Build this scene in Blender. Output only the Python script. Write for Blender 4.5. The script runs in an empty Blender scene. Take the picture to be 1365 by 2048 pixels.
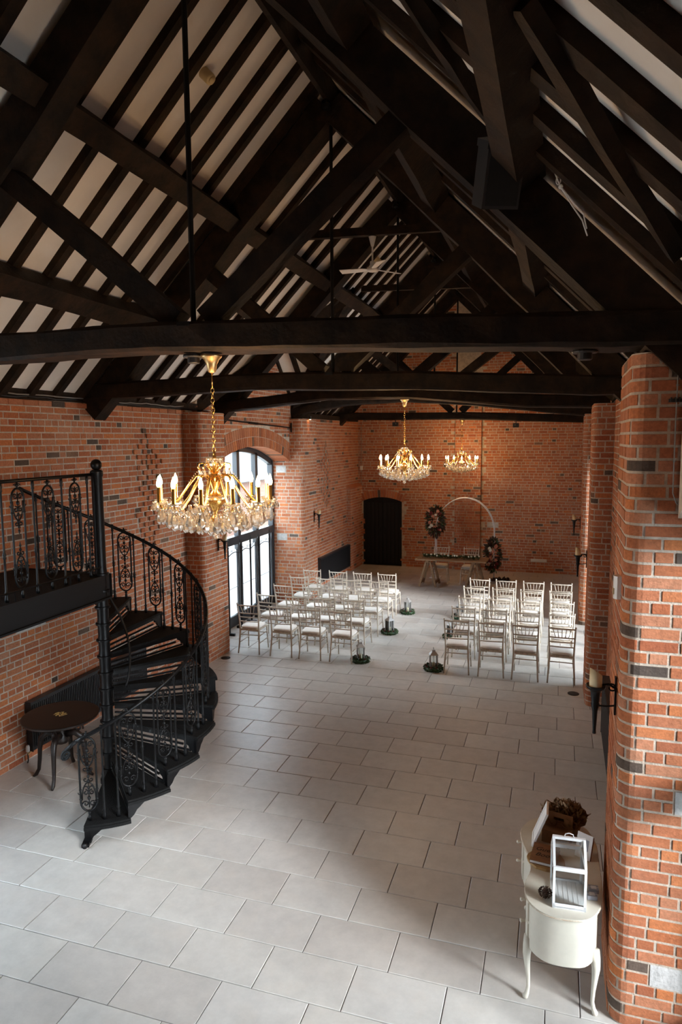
import bpy, math, random
from mathutils import Vector, Matrix
PI = math.pi
R = random.Random(7)
scene = bpy.context.scene
C = scene.collection

# ------------------------------------------------------------------ camera
YAW, PITCH, ROLL, FPX, EYE = 0.3076604, 0.1076228, -0.0073859, 1359.61, 3.9
fw = Vector((-math.sin(YAW) * math.cos(PITCH), math.cos(YAW) * math.cos(PITCH), -math.sin(PITCH)))
r0 = Vector((math.cos(YAW), math.sin(YAW), 0)); u0 = r0.cross(fw)
CR = math.cos(ROLL) * r0 + math.sin(ROLL) * u0
CU = -math.sin(ROLL) * r0 + math.cos(ROLL) * u0
CF = fw
cam_data = bpy.data.cameras.new('camera')
cam_data.sensor_fit = 'VERTICAL'; cam_data.sensor_height = 36.0; cam_data.sensor_width = 24.0
cam_data.lens = FPX / 2048 * 36.0
cam_data.clip_start = 0.05; cam_data.clip_end = 300
cam = bpy.data.objects.new('camera', cam_data)
cam.matrix_world = Matrix(((CR.x, CU.x, -CF.x, 0), (CR.y, CU.y, -CF.y, 0), (CR.z, CU.z, -CF.z, EYE), (0, 0, 0, 1)))
C.objects.link(cam); scene.camera = cam

def to_px(p):
    d = Vector(p) - Vector((0, 0, EYE)); z = d.dot(CF)
    if z < 0.05: return None
    return 682.5 + FPX * d.dot(CR) / z, 1024 - FPX * d.dot(CU) / z, z

# ------------------------------------------------------------------ sky, exposure
SKY = 19.0
world = bpy.data.worlds.new('overcast_sky'); scene.world = world
world.use_nodes = True
bg = world.node_tree.nodes['Background']
bg.inputs[0].default_value = (0.74, 0.88, 1.0, 1); bg.inputs[1].default_value = SKY
vs = scene.view_settings
vs.view_transform = 'Standard'; vs.look = 'None'; vs.gamma = 1.0; vs.use_curve_mapping = False
vs.exposure = -0.05
cy = scene.cycles
cy.use_denoising = True
cy.use_adaptive_sampling = True; cy.adaptive_threshold = .035
cy.max_bounces = 6; cy.diffuse_bounces = 4; cy.glossy_bounces = 3; cy.transmission_bounces = 4; cy.transparent_max_bounces = 16
cy.caustics_reflective = False; cy.caustics_refractive = False
cy.sample_clamp_indirect = 6.0

# hazy low sun behind thin cloud, from the side of the unseen glazed bays
sun = bpy.data.lights.new('hazy_sun', 'SUN'); sun.energy = 20.0; sun.angle = math.radians(24); sun.color = (.96, .97, 1.0)
sun_o = bpy.data.objects.new('hazy_sun', sun); C.objects.link(sun_o); sun_o.location = (20, 0, 14)
sun_o.rotation_euler = Vector((-.74, .48, -.46)).to_track_quat('-Z', 'Y').to_euler()

def portal(name, loc, rot, sx, sy):
    l = bpy.data.lights.new(name, 'AREA'); l.shape = 'RECTANGLE'; l.size = sx; l.size_y = sy
    l.cycles.is_portal = True
    o = bpy.data.objects.new(name, l); o.location = loc; o.rotation_euler = rot; C.objects.link(o)
# daylight enters through the four glazed bays (window reveals)
portal('window_light_portal', (-6.75, 12.95, 1.95), (0, -PI / 2, 0), 3.9, 3.7)
portal('window_light_portal', (1.32, 12.95, 1.95), (0, PI / 2, 0), 3.9, 3.7)
portal('window_light_portal', (-6.85, 3.2, 1.95), (0, -PI / 2, 0), 3.9, 2.7)
portal('window_light_portal', (1.27, 3.2, 1.95), (0, PI / 2, 0), 3.9, 2.7)

# ------------------------------------------------------------------ materials
def srgb(r, g, b):
    f = lambda c: ((c / 255 + .055) / 1.055) ** 2.4 if c > 10 else c / 255 / 12.92
    return (f(r), f(g), f(b), 1)
MATS = {}
def mat(name, col, rough=.6, metal=0.0, spec=.5, noise=0, nscale=8, ncol=None, bump=0, bscale=30, stretch=None, coat=0):
    m = bpy.data.materials.new(name); m.use_nodes = True
    nt = m.node_tree; b = nt.nodes['Principled BSDF']
    b.inputs['Base Color'].default_value = col if len(col) == 4 else (*col, 1)
    b.inputs['Roughness'].default_value = rough; b.inputs['Metallic'].default_value = metal
    b.inputs['Specular IOR Level'].default_value = spec
    b.inputs['Coat Weight'].default_value = coat
    if noise or bump:
        tc = nt.nodes.new('ShaderNodeTexCoord'); mp = nt.nodes.new('ShaderNodeMapping')
        nt.links.new(tc.outputs['Object'], mp.inputs[0])
        if stretch: mp.inputs['Scale'].default_value = stretch
    if noise:
        n = nt.nodes.new('ShaderNodeTexNoise'); n.inputs['Scale'].default_value = nscale; n.inputs['Detail'].default_value = 6
        n.inputs['Roughness'].default_value = .65
        nt.links.new(mp.outputs[0], n.inputs['Vector'])
        mx = nt.nodes.new('ShaderNodeMix'); mx.data_type = 'RGBA'
        mx.inputs['A'].default_value = col if len(col) == 4 else (*col, 1)
        nc = ncol or tuple(c * (1 - noise) for c in col[:3])
        mx.inputs['B'].default_value = (*nc[:3], 1)
        rp = nt.nodes.new('ShaderNodeValToRGB'); rp.color_ramp.elements[0].position = .38; rp.color_ramp.elements[1].position = .68
        nt.links.new(n.outputs['Fac'], rp.inputs[0]); nt.links.new(rp.outputs[0], mx.inputs['Factor'])
        nt.links.new(mx.outputs['Result'], b.inputs['Base Color'])
    if bump:
        n2 = nt.nodes.new('ShaderNodeTexNoise'); n2.inputs['Scale'].default_value = bscale; n2.inputs['Detail'].default_value = 5
        nt.links.new(mp.outputs[0], n2.inputs['Vector'])
        bp = nt.nodes.new('ShaderNodeBump'); bp.inputs['Strength'].default_value = bump; bp.inputs['Distance'].default_value = .01
        nt.links.new(n2.outputs['Fac'], bp.inputs['Height']); nt.links.new(bp.outputs[0], b.inputs['Normal'])
    MATS[name] = m
    return m

def random_mat(name, stops, rough, spec=.3, grain=.25, gscale=40, bump=.4, bscale=60, world_noise=0, wscale=1.0, wcol=(1, 1, 1)):
    """colour picked per object / per loose piece, then mottled"""
    m = bpy.data.materials.new(name); m.use_nodes = True
    nt = m.node_tree; N = nt.nodes; L = nt.links; b = N['Principled BSDF']
    b.inputs['Roughness'].default_value = rough; b.inputs['Specular IOR Level'].default_value = spec
    oi = N.new('ShaderNodeObjectInfo'); ge = N.new('ShaderNodeNewGeometry')
    ad = N.new('ShaderNodeMath'); ad.operation = 'ADD'; fr = N.new('ShaderNodeMath'); fr.operation = 'FRACT'
    L.new(oi.outputs['Random'], ad.inputs[0]); L.new(ge.outputs['Random Per Island'], ad.inputs[1]); L.new(ad.outputs[0], fr.inputs[0])
    rp = N.new('ShaderNodeValToRGB'); rp.color_ramp.interpolation = 'LINEAR'
    el = rp.color_ramp.elements
    while len(el) < len(stops): el.new(.5)
    for e, (p, c) in zip(el, stops): e.position = p; e.color = c
    L.new(fr.outputs[0], rp.inputs[0])
    tc = N.new('ShaderNodeTexCoord')
    n = N.new('ShaderNodeTexNoise'); n.inputs['Scale'].default_value = gscale; n.inputs['Detail'].default_value = 7; n.inputs['Roughness'].default_value = .7
    L.new(ge.outputs['Position'], n.inputs['Vector'])
    mr = N.new('ShaderNodeMapRange'); mr.inputs['From Min'].default_value = .3; mr.inputs['From Max'].default_value = .7
    mr.inputs['To Min'].default_value = 1 - grain; mr.inputs['To Max'].default_value = 1 + grain
    L.new(n.outputs['Fac'], mr.inputs['Value'])
    mu = N.new('ShaderNodeVectorMath'); mu.operation = 'SCALE'
    L.new(rp.outputs[0], mu.inputs[0]); L.new(mr.outputs[0], mu.inputs['Scale'])
    src = mu.outputs[0]
    if world_noise:
        n3 = N.new('ShaderNodeTexNoise'); n3.inputs['Scale'].default_value = wscale; n3.inputs['Detail'].default_value = 4
        L.new(ge.outputs['Position'], n3.inputs['Vector'])
        m3 = N.new('ShaderNodeMapRange'); m3.inputs['From Min'].default_value = .5; m3.inputs['From Max'].default_value = .72
        m3.inputs['To Min'].default_value = 0; m3.inputs['To Max'].default_value = world_noise
        L.new(n3.outputs['Fac'], m3.inputs['Value'])
        mx = N.new('ShaderNodeMix'); mx.data_type = 'RGBA'; mx.inputs['B'].default_value = (*wcol[:3], 1)
        L.new(m3.outputs[0], mx.inputs['Factor']); L.new(src, mx.inputs['A']); src = mx.outputs['Result']
    L.new(src, b.inputs['Base Color'])
    n2 = N.new('ShaderNodeTexNoise'); n2.inputs['Scale'].default_value = bscale; n2.inputs['Detail'].default_value = 6
    L.new(ge.outputs['Position'], n2.inputs['Vector'])
    bp = N.new('ShaderNodeBump'); bp.inputs['Strength'].default_value = bump; bp.inputs['Distance'].default_value = .006
    L.new(n2.outputs['Fac'], bp.inputs['Height']); L.new(bp.outputs[0], b.inputs['Normal'])
    MATS[name] = m
    return m

BRICK = random_mat('old_red_brick', [
    (0, (0.346, 0.113, 0.051, 1)), (.10, (0.461, 0.188, 0.102, 1)), (.22, (0.384, 0.126, 0.057, 1)), (.34, (0.499, 0.169, 0.063, 1)), (.46, (0.403, 0.151, 0.078, 1)),
    (.58, (0.317, 0.095, 0.044, 1)), (.70, (0.451, 0.199, 0.113, 1)), (.82, (0.394, 0.134, 0.060, 1)), (.95, (0.355, 0.110, 0.049, 1)), (.966, (0.182, 0.106, 0.070, 1)), (.98, (0.072, 0.055, 0.046, 1)), (1, (0.125, 0.087, 0.066, 1))],
    .9, .2, .28, 45, .5, 70, world_noise=.22, wscale=1.3, wcol=(.46, .30, .20))
MORTAR = mat('lime_mortar', (.57, .475, .385), .95, spec=.1, noise=.35, nscale=14, bump=.5, bscale=80)
STONE = mat('pale_padstone', (.58, .56, .54), .9, spec=.2, noise=.35, nscale=18, bump=.5, bscale=50)
TILE = random_mat('limestone_tile', [(0, (.475, .45, .42, 1)), (.2, (.53, .51, .48, 1)), (.4, (.49, .465, .43, 1)), (.6, (.55, .53, .50, 1)), (.8, (.46, .43, .40, 1)), (1, (.51, .485, .455, 1))],
    .38, .45, .10, 7, .16, 24, world_noise=.30, wscale=4.5, wcol=(.57, .51, .45))
GROUT = mat('dark_grout', (.06, .05, .045), .95)
WOOD = mat('old_dark_oak', (.0075, .0048, .0035), .7, spec=.18, noise=.55, nscale=5, ncol=(.030, .0155, .008), bump=.6, bscale=22, stretch=(1, 1, 1))
PLASTER = mat('roof_plaster', (.80, .75, .69), .9, spec=.1, noise=.10, nscale=2.0, bump=.12, bscale=12)
IRON = mat('black_cast_iron', (.0045, .0045, .005), .38, metal=0, spec=.25, bump=.1, bscale=60)
IRONROUGH = mat('black_tread_iron', (.006, .006, .006), .7, spec=.2, bump=.8, bscale=90)
STEEL = mat('charcoal_steel', (.009, .0095, .0105), .55, spec=.25)
RADI = mat('black_radiator_enamel', (.012, .013, .015), .4, spec=.5)
DOORM = mat('black_door_paint', (.006, .006, .007), .6, spec=.3, bump=.1, bscale=8)
FRAME = mat('dark_grey_window_paint', (.022, .024, .028), .45, spec=.5)
CHAIR = mat('limewashed_wood', (.60, .51, .41), .55, noise=.3, nscale=25, stretch=(1, 1, .25))
CUSH = mat('ivory_cushion', (.78, .72, .66), .9, spec=.1, noise=.08, nscale=12, bump=.1, bscale=150)
GOLD = mat('polished_brass', (.80, .46, .13), .22, metal=1)
GOLDDULL = mat('aged_brass', (.55, .38, .18), .38, metal=1)
CREAM = mat('cream_paint', (.62, .58, .49), .5, noise=.10, nscale=6, bump=.05, bscale=40)
CREAMWORN = mat('worn_cream_edge', (.45, .34, .24), .6, noise=.4, nscale=20, ncol=(.70, .64, .54))
WHITE = mat('white_enamel', (.80, .80, .80), .35)
WHITEMET = mat('white_metal', (.74, .73, .74), .4)
CANDLE = mat('ivory_wax', (.78, .66, .42), .5, spec=.3)
BAREWOOD = mat('rustic_pine', (.26, .145, .07), .65, noise=.45, nscale=9, stretch=(.3, 3, 3), bump=.3)
TABLEW = mat('mahogany', (.013, .006, .004), .45, spec=.5, noise=.4, nscale=6, stretch=(.3, 2, 2))
INLAY = mat('brass_inlay', (.42, .27, .09), .4)
KRAFT = mat('kraft_paper', (.30, .185, .10), .8, noise=.2, nscale=15)
KRAFTD = mat('dark_kraft_paper', (.20, .115, .055), .85, noise=.35, nscale=18)
LEAF = mat('dark_green_leaf', (.016, .045, .016), .5, noise=.5, nscale=14, ncol=(.05, .10, .035))
LEAFRED = mat('burgundy_leaf', (.060, .014, .014), .6, noise=.6, nscale=12, ncol=(.035, .03, .014))
ROSEW = mat('white_petal', (.80, .78, .70), .7)
ROSEP = mat('blush_petal', (.60, .27, .18), .7)
ROSER = mat('burgundy_petal', (.20, .025, .035), .7)
PLASTIC = mat('white_plastic', (.72, .70, .66), .4)
BEIGE = mat('beige_plastic', (.55, .42, .22), .5)
BLACKP = mat('black_plastic', (.012, .012, .014), .5)
GREYP = mat('grey_print', (.32, .33, .37), .7)
PINE = mat('brown_pine_cone', (.07, .04, .028), .8)
PAPER = mat('white_paper', (.72, .70, .68), .8)
INK = mat('black_ink', (.02, .015, .012), .8)
OAKBOOK = mat('oak_veneer', (.24, .115, .05), .55, noise=.3, nscale=10, stretch=(1, 5, 1))
ROPE = mat('white_cord', (.75, .74, .72), .8)
CABLE = mat('grey_cable', (.22, .20, .18), .6)
SLATE = mat('grey_roof_tile_far', (.055, .055, .058), .8, noise=.3, nscale=10)
OUTBRICK = mat('pale_outdoor_brick', (.12, .06, .04), .9, noise=.4, nscale=9)
YARD = mat('pale_gravel_yard', (.55, .53, .50), .9, noise=.2, nscale=3)

def emission(name, col, s):
    m = bpy.data.materials.new(name); m.use_nodes = True; nt = m.node_tree
    nt.nodes.remove(nt.nodes['Principled BSDF'])
    e = nt.nodes.new('ShaderNodeEmission'); e.inputs[0].default_value = (*col, 1); e.inputs[1].default_value = s
    nt.links.new(e.outputs[0], nt.nodes['Material Output'].inputs[0]); MATS[name] = m
    return m
BULB = emission('lit_candle_bulb', (1.0, .66, .30), 34)
LEDGLOW = emission('lit_spot_lamp', (1.0, .62, .25), 40)

def clear_mat(name, tint, gloss_rough, gloss_fac, opacity=0.0, ocol=(.8, .8, .8)):
    """thin clear material: lets light straight through, mirrors by Fresnel, optional milky body"""
    m = bpy.data.materials.new(name); m.use_nodes = True; nt = m.node_tree; N = nt.nodes; L = nt.links
    N.remove(N['Principled BSDF'])
    tr = N.new('ShaderNodeBsdfTransparent'); tr.inputs[0].default_value = (*tint, 1)
    gl = N.new('ShaderNodeBsdfGlossy'); gl.inputs['Roughness'].default_value = gloss_rough
    fz = N.new('ShaderNodeFresnel'); fz.inputs[0].default_value = 1.5
    mu = N.new('ShaderNodeMath'); mu.operation = 'MULTIPLY_ADD'; mu.inputs[1].default_value = 1.0; mu.inputs[2].default_value = gloss_fac; mu.use_clamp = True
    L.new(fz.outputs[0], mu.inputs[0])
    mx = N.new('ShaderNodeMixShader'); L.new(mu.outputs[0], mx.inputs[0]); L.new(tr.outputs[0], mx.inputs[1]); L.new(gl.outputs[0], mx.inputs[2])
    out = mx.outputs[0]
    if opacity:
        d = N.new('ShaderNodeBsdfDiffuse'); d.inputs[0].default_value = (*ocol, 1)
        t2 = N.new('ShaderNodeBsdfTranslucent'); t2.inputs[0].default_value = (*ocol, 1)
        m2 = N.new('ShaderNodeMixShader'); m2.inputs[0].default_value = .6; L.new(d.outputs[0], m2.inputs[1]); L.new(t2.outputs[0], m2.inputs[2])
        m3 = N.new('ShaderNodeMixShader'); m3.inputs[0].default_value = opacity; L.new(out, m3.inputs[1]); L.new(m2.outputs[0], m3.inputs[2]); out = m3.outputs[0]
    L.new(out, N['Material Output'].inputs[0]); MATS[name] = m
    return m
GLASS = clear_mat('window_glass', (.96, .98, .98), .0, .0)
CRYSTAL = clear_mat('cut_crystal', (.96, .95, .93), .05, .16, .10, (.95, .92, .86))
FILM = clear_mat('frosted_window_film', (1, 1, 1), .3, .0, .94, (.94, .95, .96))

# ------------------------------------------------------------------ mesh helpers
class MB:
    def __init__(s): s.v = []; s.f = []
    def add(s, verts, faces, M=None):
        o = len(s.v)
        s.v += [tuple(M @ Vector(p)) if M is not None else tuple(p) for p in verts]
        s.f += [tuple(i + o for i in f) for f in faces]
        return s
    def box(s, c, d, M=None):
        x, y, z = c; a, b, h = d[0] / 2, d[1] / 2, d[2] / 2
        vs_ = [(x + i * a, y + j * b, z + k * h) for k in (-1, 1) for j in (-1, 1) for i in (-1, 1)]
        return s.add(vs_, [(0, 2, 3, 1), (4, 5, 7, 6), (0, 1, 5, 4), (2, 6, 7, 3), (0, 4, 6, 2), (1, 3, 7, 5)], M)
    def bar(s, p0, p1, w, h, up=(0, 0, 1), n=1, jit=0, taper=1.0, rnd=None):
        """box beam from p0 to p1; w across, h along up; optional wobble"""
        p0 = Vector(p0); p1 = Vector(p1); d = (p1 - p0).normalized(); upv = Vector(up)
        sd = d.cross(upv).normalized(); uv = sd.cross(d).normalized(); vs_ = []; fs = []
        rr = rnd or R
        for i in range(n + 1):
            t = i / n; c = p0.lerp(p1, t); k = 1 + (taper - 1) * t
            for a, b in ((-1, -1), (1, -1), (1, 1), (-1, 1)):
                j1 = rr.uniform(-jit, jit) if jit else 0; j2 = rr.uniform(-jit, jit) if jit else 0
                vs_.append(c + sd * (a * w / 2 * k + j1) + uv * (b * h / 2 * k + j2))
        for i in range(n):
            o = i * 4
            for q in range(4): fs.append((o + q, o + (q + 1) % 4, o + 4 + (q + 1) % 4, o + 4 + q))
        fs.append((3, 2, 1, 0)); e = n * 4; fs.append((e, e + 1, e + 2, e + 3))
        return s.add(vs_, fs)
    def tube(s, pts, r, n=6, closed=False, cap=True):
        pts = [Vector(p) for p in pts]; m = len(pts); rs = r if isinstance(r, (list, tuple)) else [r] * m
        vs_ = []; fs = []; ref = None
        for i, p in enumerate(pts):
            if closed: d = pts[(i + 1) % m] - pts[i - 1]
            else: d = pts[min(i + 1, m - 1)] - pts[max(i - 1, 0)]
            if d.length < 1e-9: d = Vector((0, 0, 1))
            d.normalize()
            if ref is None:
                ref = Vector((0, 0, 1)) if abs(d.z) < .9 else Vector((1, 0, 0))
            a = d.cross(ref)
            if a.length < 1e-6: a = d.cross(Vector((.3, .8, .1)))
            a.normalize(); b = a.cross(d).normalized(); ref = b
            for k in range(n):
                t = 2 * PI * k / n; vs_.append(p + (a * math.cos(t) + b * math.sin(t)) * rs[i])
        for i in range(m if closed else m - 1):
            o = i * n; q = ((i + 1) % m) * n
            for k in range(n): fs.append((o + k, q + k, q + (k + 1) % n, o + (k + 1) % n))
        if cap and not closed:
            fs.append(tuple(range(n))); fs.append(tuple((m - 1) * n + k for k in reversed(range(n))))
        return s.add(vs_, fs)
    def lathe(s, prof, n=16, c=(0, 0, 0), M=None):
        vs_ = []; fs = []
        for r, z in prof:
            for k in range(n):
                t = 2 * PI * k / n; vs_.append((c[0] + r * math.cos(t), c[1] + r * math.sin(t), c[2] + z))
        for i in range(len(prof) - 1):
            for k in range(n):
                fs.append((i * n + k, i * n + (k + 1) % n, (i + 1) * n + (k + 1) % n, (i + 1) * n + k))
        fs.append(tuple(reversed(range(n)))); e = (len(prof) - 1) * n; fs.append(tuple(e + k for k in range(n)))
        return s.add(vs_, fs, M)
    def prism(s, poly, z0, z1, M=None):
        n = len(poly)
        vs_ = [(x, y, z0) for x, y in poly] + [(x, y, z1) for x, y in poly]
        fs = [tuple(reversed(range(n))), tuple(range(n, 2 * n))] + [(i, (i + 1) % n, n + (i + 1) % n, n + i) for i in range(n)]
        return s.add(vs_, fs, M)
    def ball(s, c, r, n=8, m=5, sz=1.0):
        return s.lathe([(max(r * math.sin(PI * i / m), 1e-4), -r * sz * math.cos(PI * i / m)) for i in range(m + 1)], n, c)
    def mesh(s, name, material, smooth=False):
        me = bpy.data.meshes.new(name); me.from_pydata(s.v, [], s.f); me.update()
        if material: me.materials.append(material)
        if smooth: me.polygons.foreach_set('use_smooth', [True] * len(me.polygons))
        return me
    def build(s, name, material, parent=None, loc=(0, 0, 0), rot=(0, 0, 0), smooth=False, **tags):
        return link(name, s.mesh(name, material, smooth), parent, loc, rot, **tags)

def link(name, me, parent=None, loc=(0, 0, 0), rot=(0, 0, 0), **tags):
    o = bpy.data.objects.new(name, me); C.objects.link(o)
    o.location = loc; o.rotation_euler = rot
    if parent is not None: o.parent = parent
    for k, v in tags.items():
        if v is not None: o['category' if k == 'cat' else k] = v
    return o
def thing(name, label, cat, loc=(0, 0, 0), rz=0, group=None):
    return link(name, None, None, loc, (0, 0, rz), label=label, cat=cat, group=group)
def struct(name, mb, material, label, cat, **k):
    return mb.build(name, material, None, kind='structure', label=label, cat=cat, **k)
def copy_tree(o, parent=None):
    c = o.copy(); C.objects.link(c); c.parent = parent
    for ch in list(o.children): copy_tree(ch, c)
    return c
def smooth_by_angle(o, a=.7):
    me = o.data
    me.polygons.foreach_set('use_smooth', [True] * len(me.polygons))
    me.set_sharp_from_angle(angle=a)

# ------------------------------------------------------------------ plan of the hall
def xl(y): return -6.25 + .0215 * y              # inner face of the long wall by the stair
def xr(y): return .66 + .0085 * y                # inner face of the opposite wall
YF = 20.1                                        # far gable
YN = -2.6                                        # gable behind the camera
XR, ZR = -2.6, 8.03                              # ridge
EAVE = 4.40
GY, GZ = 12.95, 6.8                              # cross gables: centre and peak of the plaster
BAYA, BAYB = 11.12, 14.76                        # glazed bay
NB0, NB1 = 1.9, 4.47                             # glazed bay nearer than the picture
FRAMEX = .40                                     # depth of the window reveal

# ------------------------------------------------------------------ floor and its tiles
TD, TL, TS, TX0, TY0 = .42795, .66875, .22900, -3.556, 3.626
def lay_tiles():
    fl = struct('floor', MB().box(((-6.9 + 1.7) / 2, (YN + YF) / 2 + .1, -.06), (8.6, YF - YN + .6, .1)), GROUT, 'pale limestone tiled floor of the hall', 'floor')
    j = .0032; ch = .004
    def tile_geo(w, d):
        a, b = w / 2 - j, d / 2 - j
        v = [(-a, -b, -.012), (a, -b, -.012), (a, b, -.012), (-a, b, -.012), (-a, -b, -.003), (a, -b, -.003), (a, b, -.003), (-a, b, -.003),
             (-a + ch, -b + ch, 0), (a - ch, -b + ch, 0), (a - ch, b - ch, 0), (-a + ch, b - ch, 0)]
        f = [(8, 9, 10, 11)] + [(i, (i + 1) % 4, 4 + (i + 1) % 4, 4 + i) for i in range(4)] + [(4 + i, 4 + (i + 1) % 4, 8 + (i + 1) % 4, 8 + i) for i in range(4)]
        return v, f
    lst = []
    for r in range(-15, 40):
        y0 = TY0 + r * TD
        if y0 < YN or y0 > YF: continue
        d = min(TD, YF + .02 - y0)
        for k in range(-30, 30):
            x0 = TX0 + r * TS + k * TL; x1 = x0 + TL
            lo, hi = xl(y0) - .5, xr(y0) + .55
            if x1 < lo + .03 or x0 > hi - .03: continue
            a, b = max(x0, lo), min(x1, hi)
            lst.append(((a + b) / 2, y0 + d / 2, b - a, d))
    sized = []
    for t in lst:
        q = to_px((t[0], t[1], 0))
        vis = q and -60 < q[0] < 1425 and q[1] < 2110 and xl(t[1]) < t[0] < xr(t[1])
        sized.append((t[2] * t[3] / q[2] ** 3 if vis else 0, t))
    sized.sort(key=lambda q: -q[0])
    cache = {}; rest = MB()
    for i, (s_, t) in enumerate(sized):
        key = (round(t[2], 3), round(t[3], 3))
        if i < 300 and s_ > 0:
            if key not in cache:
                m = MB().add(*tile_geo(*key)); cache[key] = m.mesh('floor_tile', TILE)
            link('tile', cache[key], fl, (t[0], t[1], R.uniform(-.0008, .0008)))
        else:
            v, f = tile_geo(*key); rest.add([(p[0] + t[0], p[1] + t[1], p[2]) for p in v], f)
    rest.build('far_tiles', TILE, fl, kind='stuff')
lay_tiles()

# ------------------------------------------------------------------ brickwork
CO = .0800; BH = .0700; JT = .0105
class Path:
    """plan line; the brick face looks to the right of the walking direction"""
    def __init__(s, pts):
        s.p = [Vector(q) for q in pts]; s.s = [0.0]
        for a, b in zip(s.p, s.p[1:]): s.s.append(s.s[-1] + (b - a).length)
        s.L = s.s[-1]
    def at(s, q):
        q = min(max(q, 0), s.L)
        for i in range(len(s.p) - 1):
            if q <= s.s[i + 1] + 1e-9:
                t = (q - s.s[i]) / (s.s[i + 1] - s.s[i]); return s.p[i].lerp(s.p[i + 1], t), i
        return s.p[-1], len(s.p) - 2
    def nrm(s, i):
        d = (s.p[i + 1] - s.p[i]).normalized(); return Vector((d.y, -d.x))
def rounded(pts, rad, n=5):
    """plan polyline with the inner corners rounded"""
    out = [Vector(pts[0])]
    for i in range(1, len(pts) - 1):
        a, b, c = Vector(pts[i - 1]), Vector(pts[i]), Vector(pts[i + 1])
        d0 = (a - b).normalized(); d1 = (c - b).normalized(); rr = rad[i - 1] if isinstance(rad, (list, tuple)) else rad
        if rr <= 0: out.append(b); continue
        p0 = b + d0 * rr; p1 = b + d1 * rr; cc = b + (d0 + d1) * rr
        for k in range(n + 1):
            t = PI / 2 * k / n; out.append(cc - d1 * rr * math.cos(t) - d0 * rr * math.sin(t))
    out.append(Vector(pts[-1])); return out
def course(L, c, rnd, start=0.0):
    """joints along one course: three stretcher courses to one of headers"""
    j = rnd.uniform(-.006, .006); out = []
    if c % 4 == 3:
        s_ = -.0575 + start + j; w = .1175
        while s_ < L: out.append((s_, s_ + w)); s_ += w
    else:
        s_ = (-.1175 if c % 2 else 0) + start - .06 * (c % 4 == 2) + j
        while s_ < L:
            w = .235 if rnd.random() > .10 else .1175
            out.append((s_, s_ + w)); s_ += w
    return out
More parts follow.
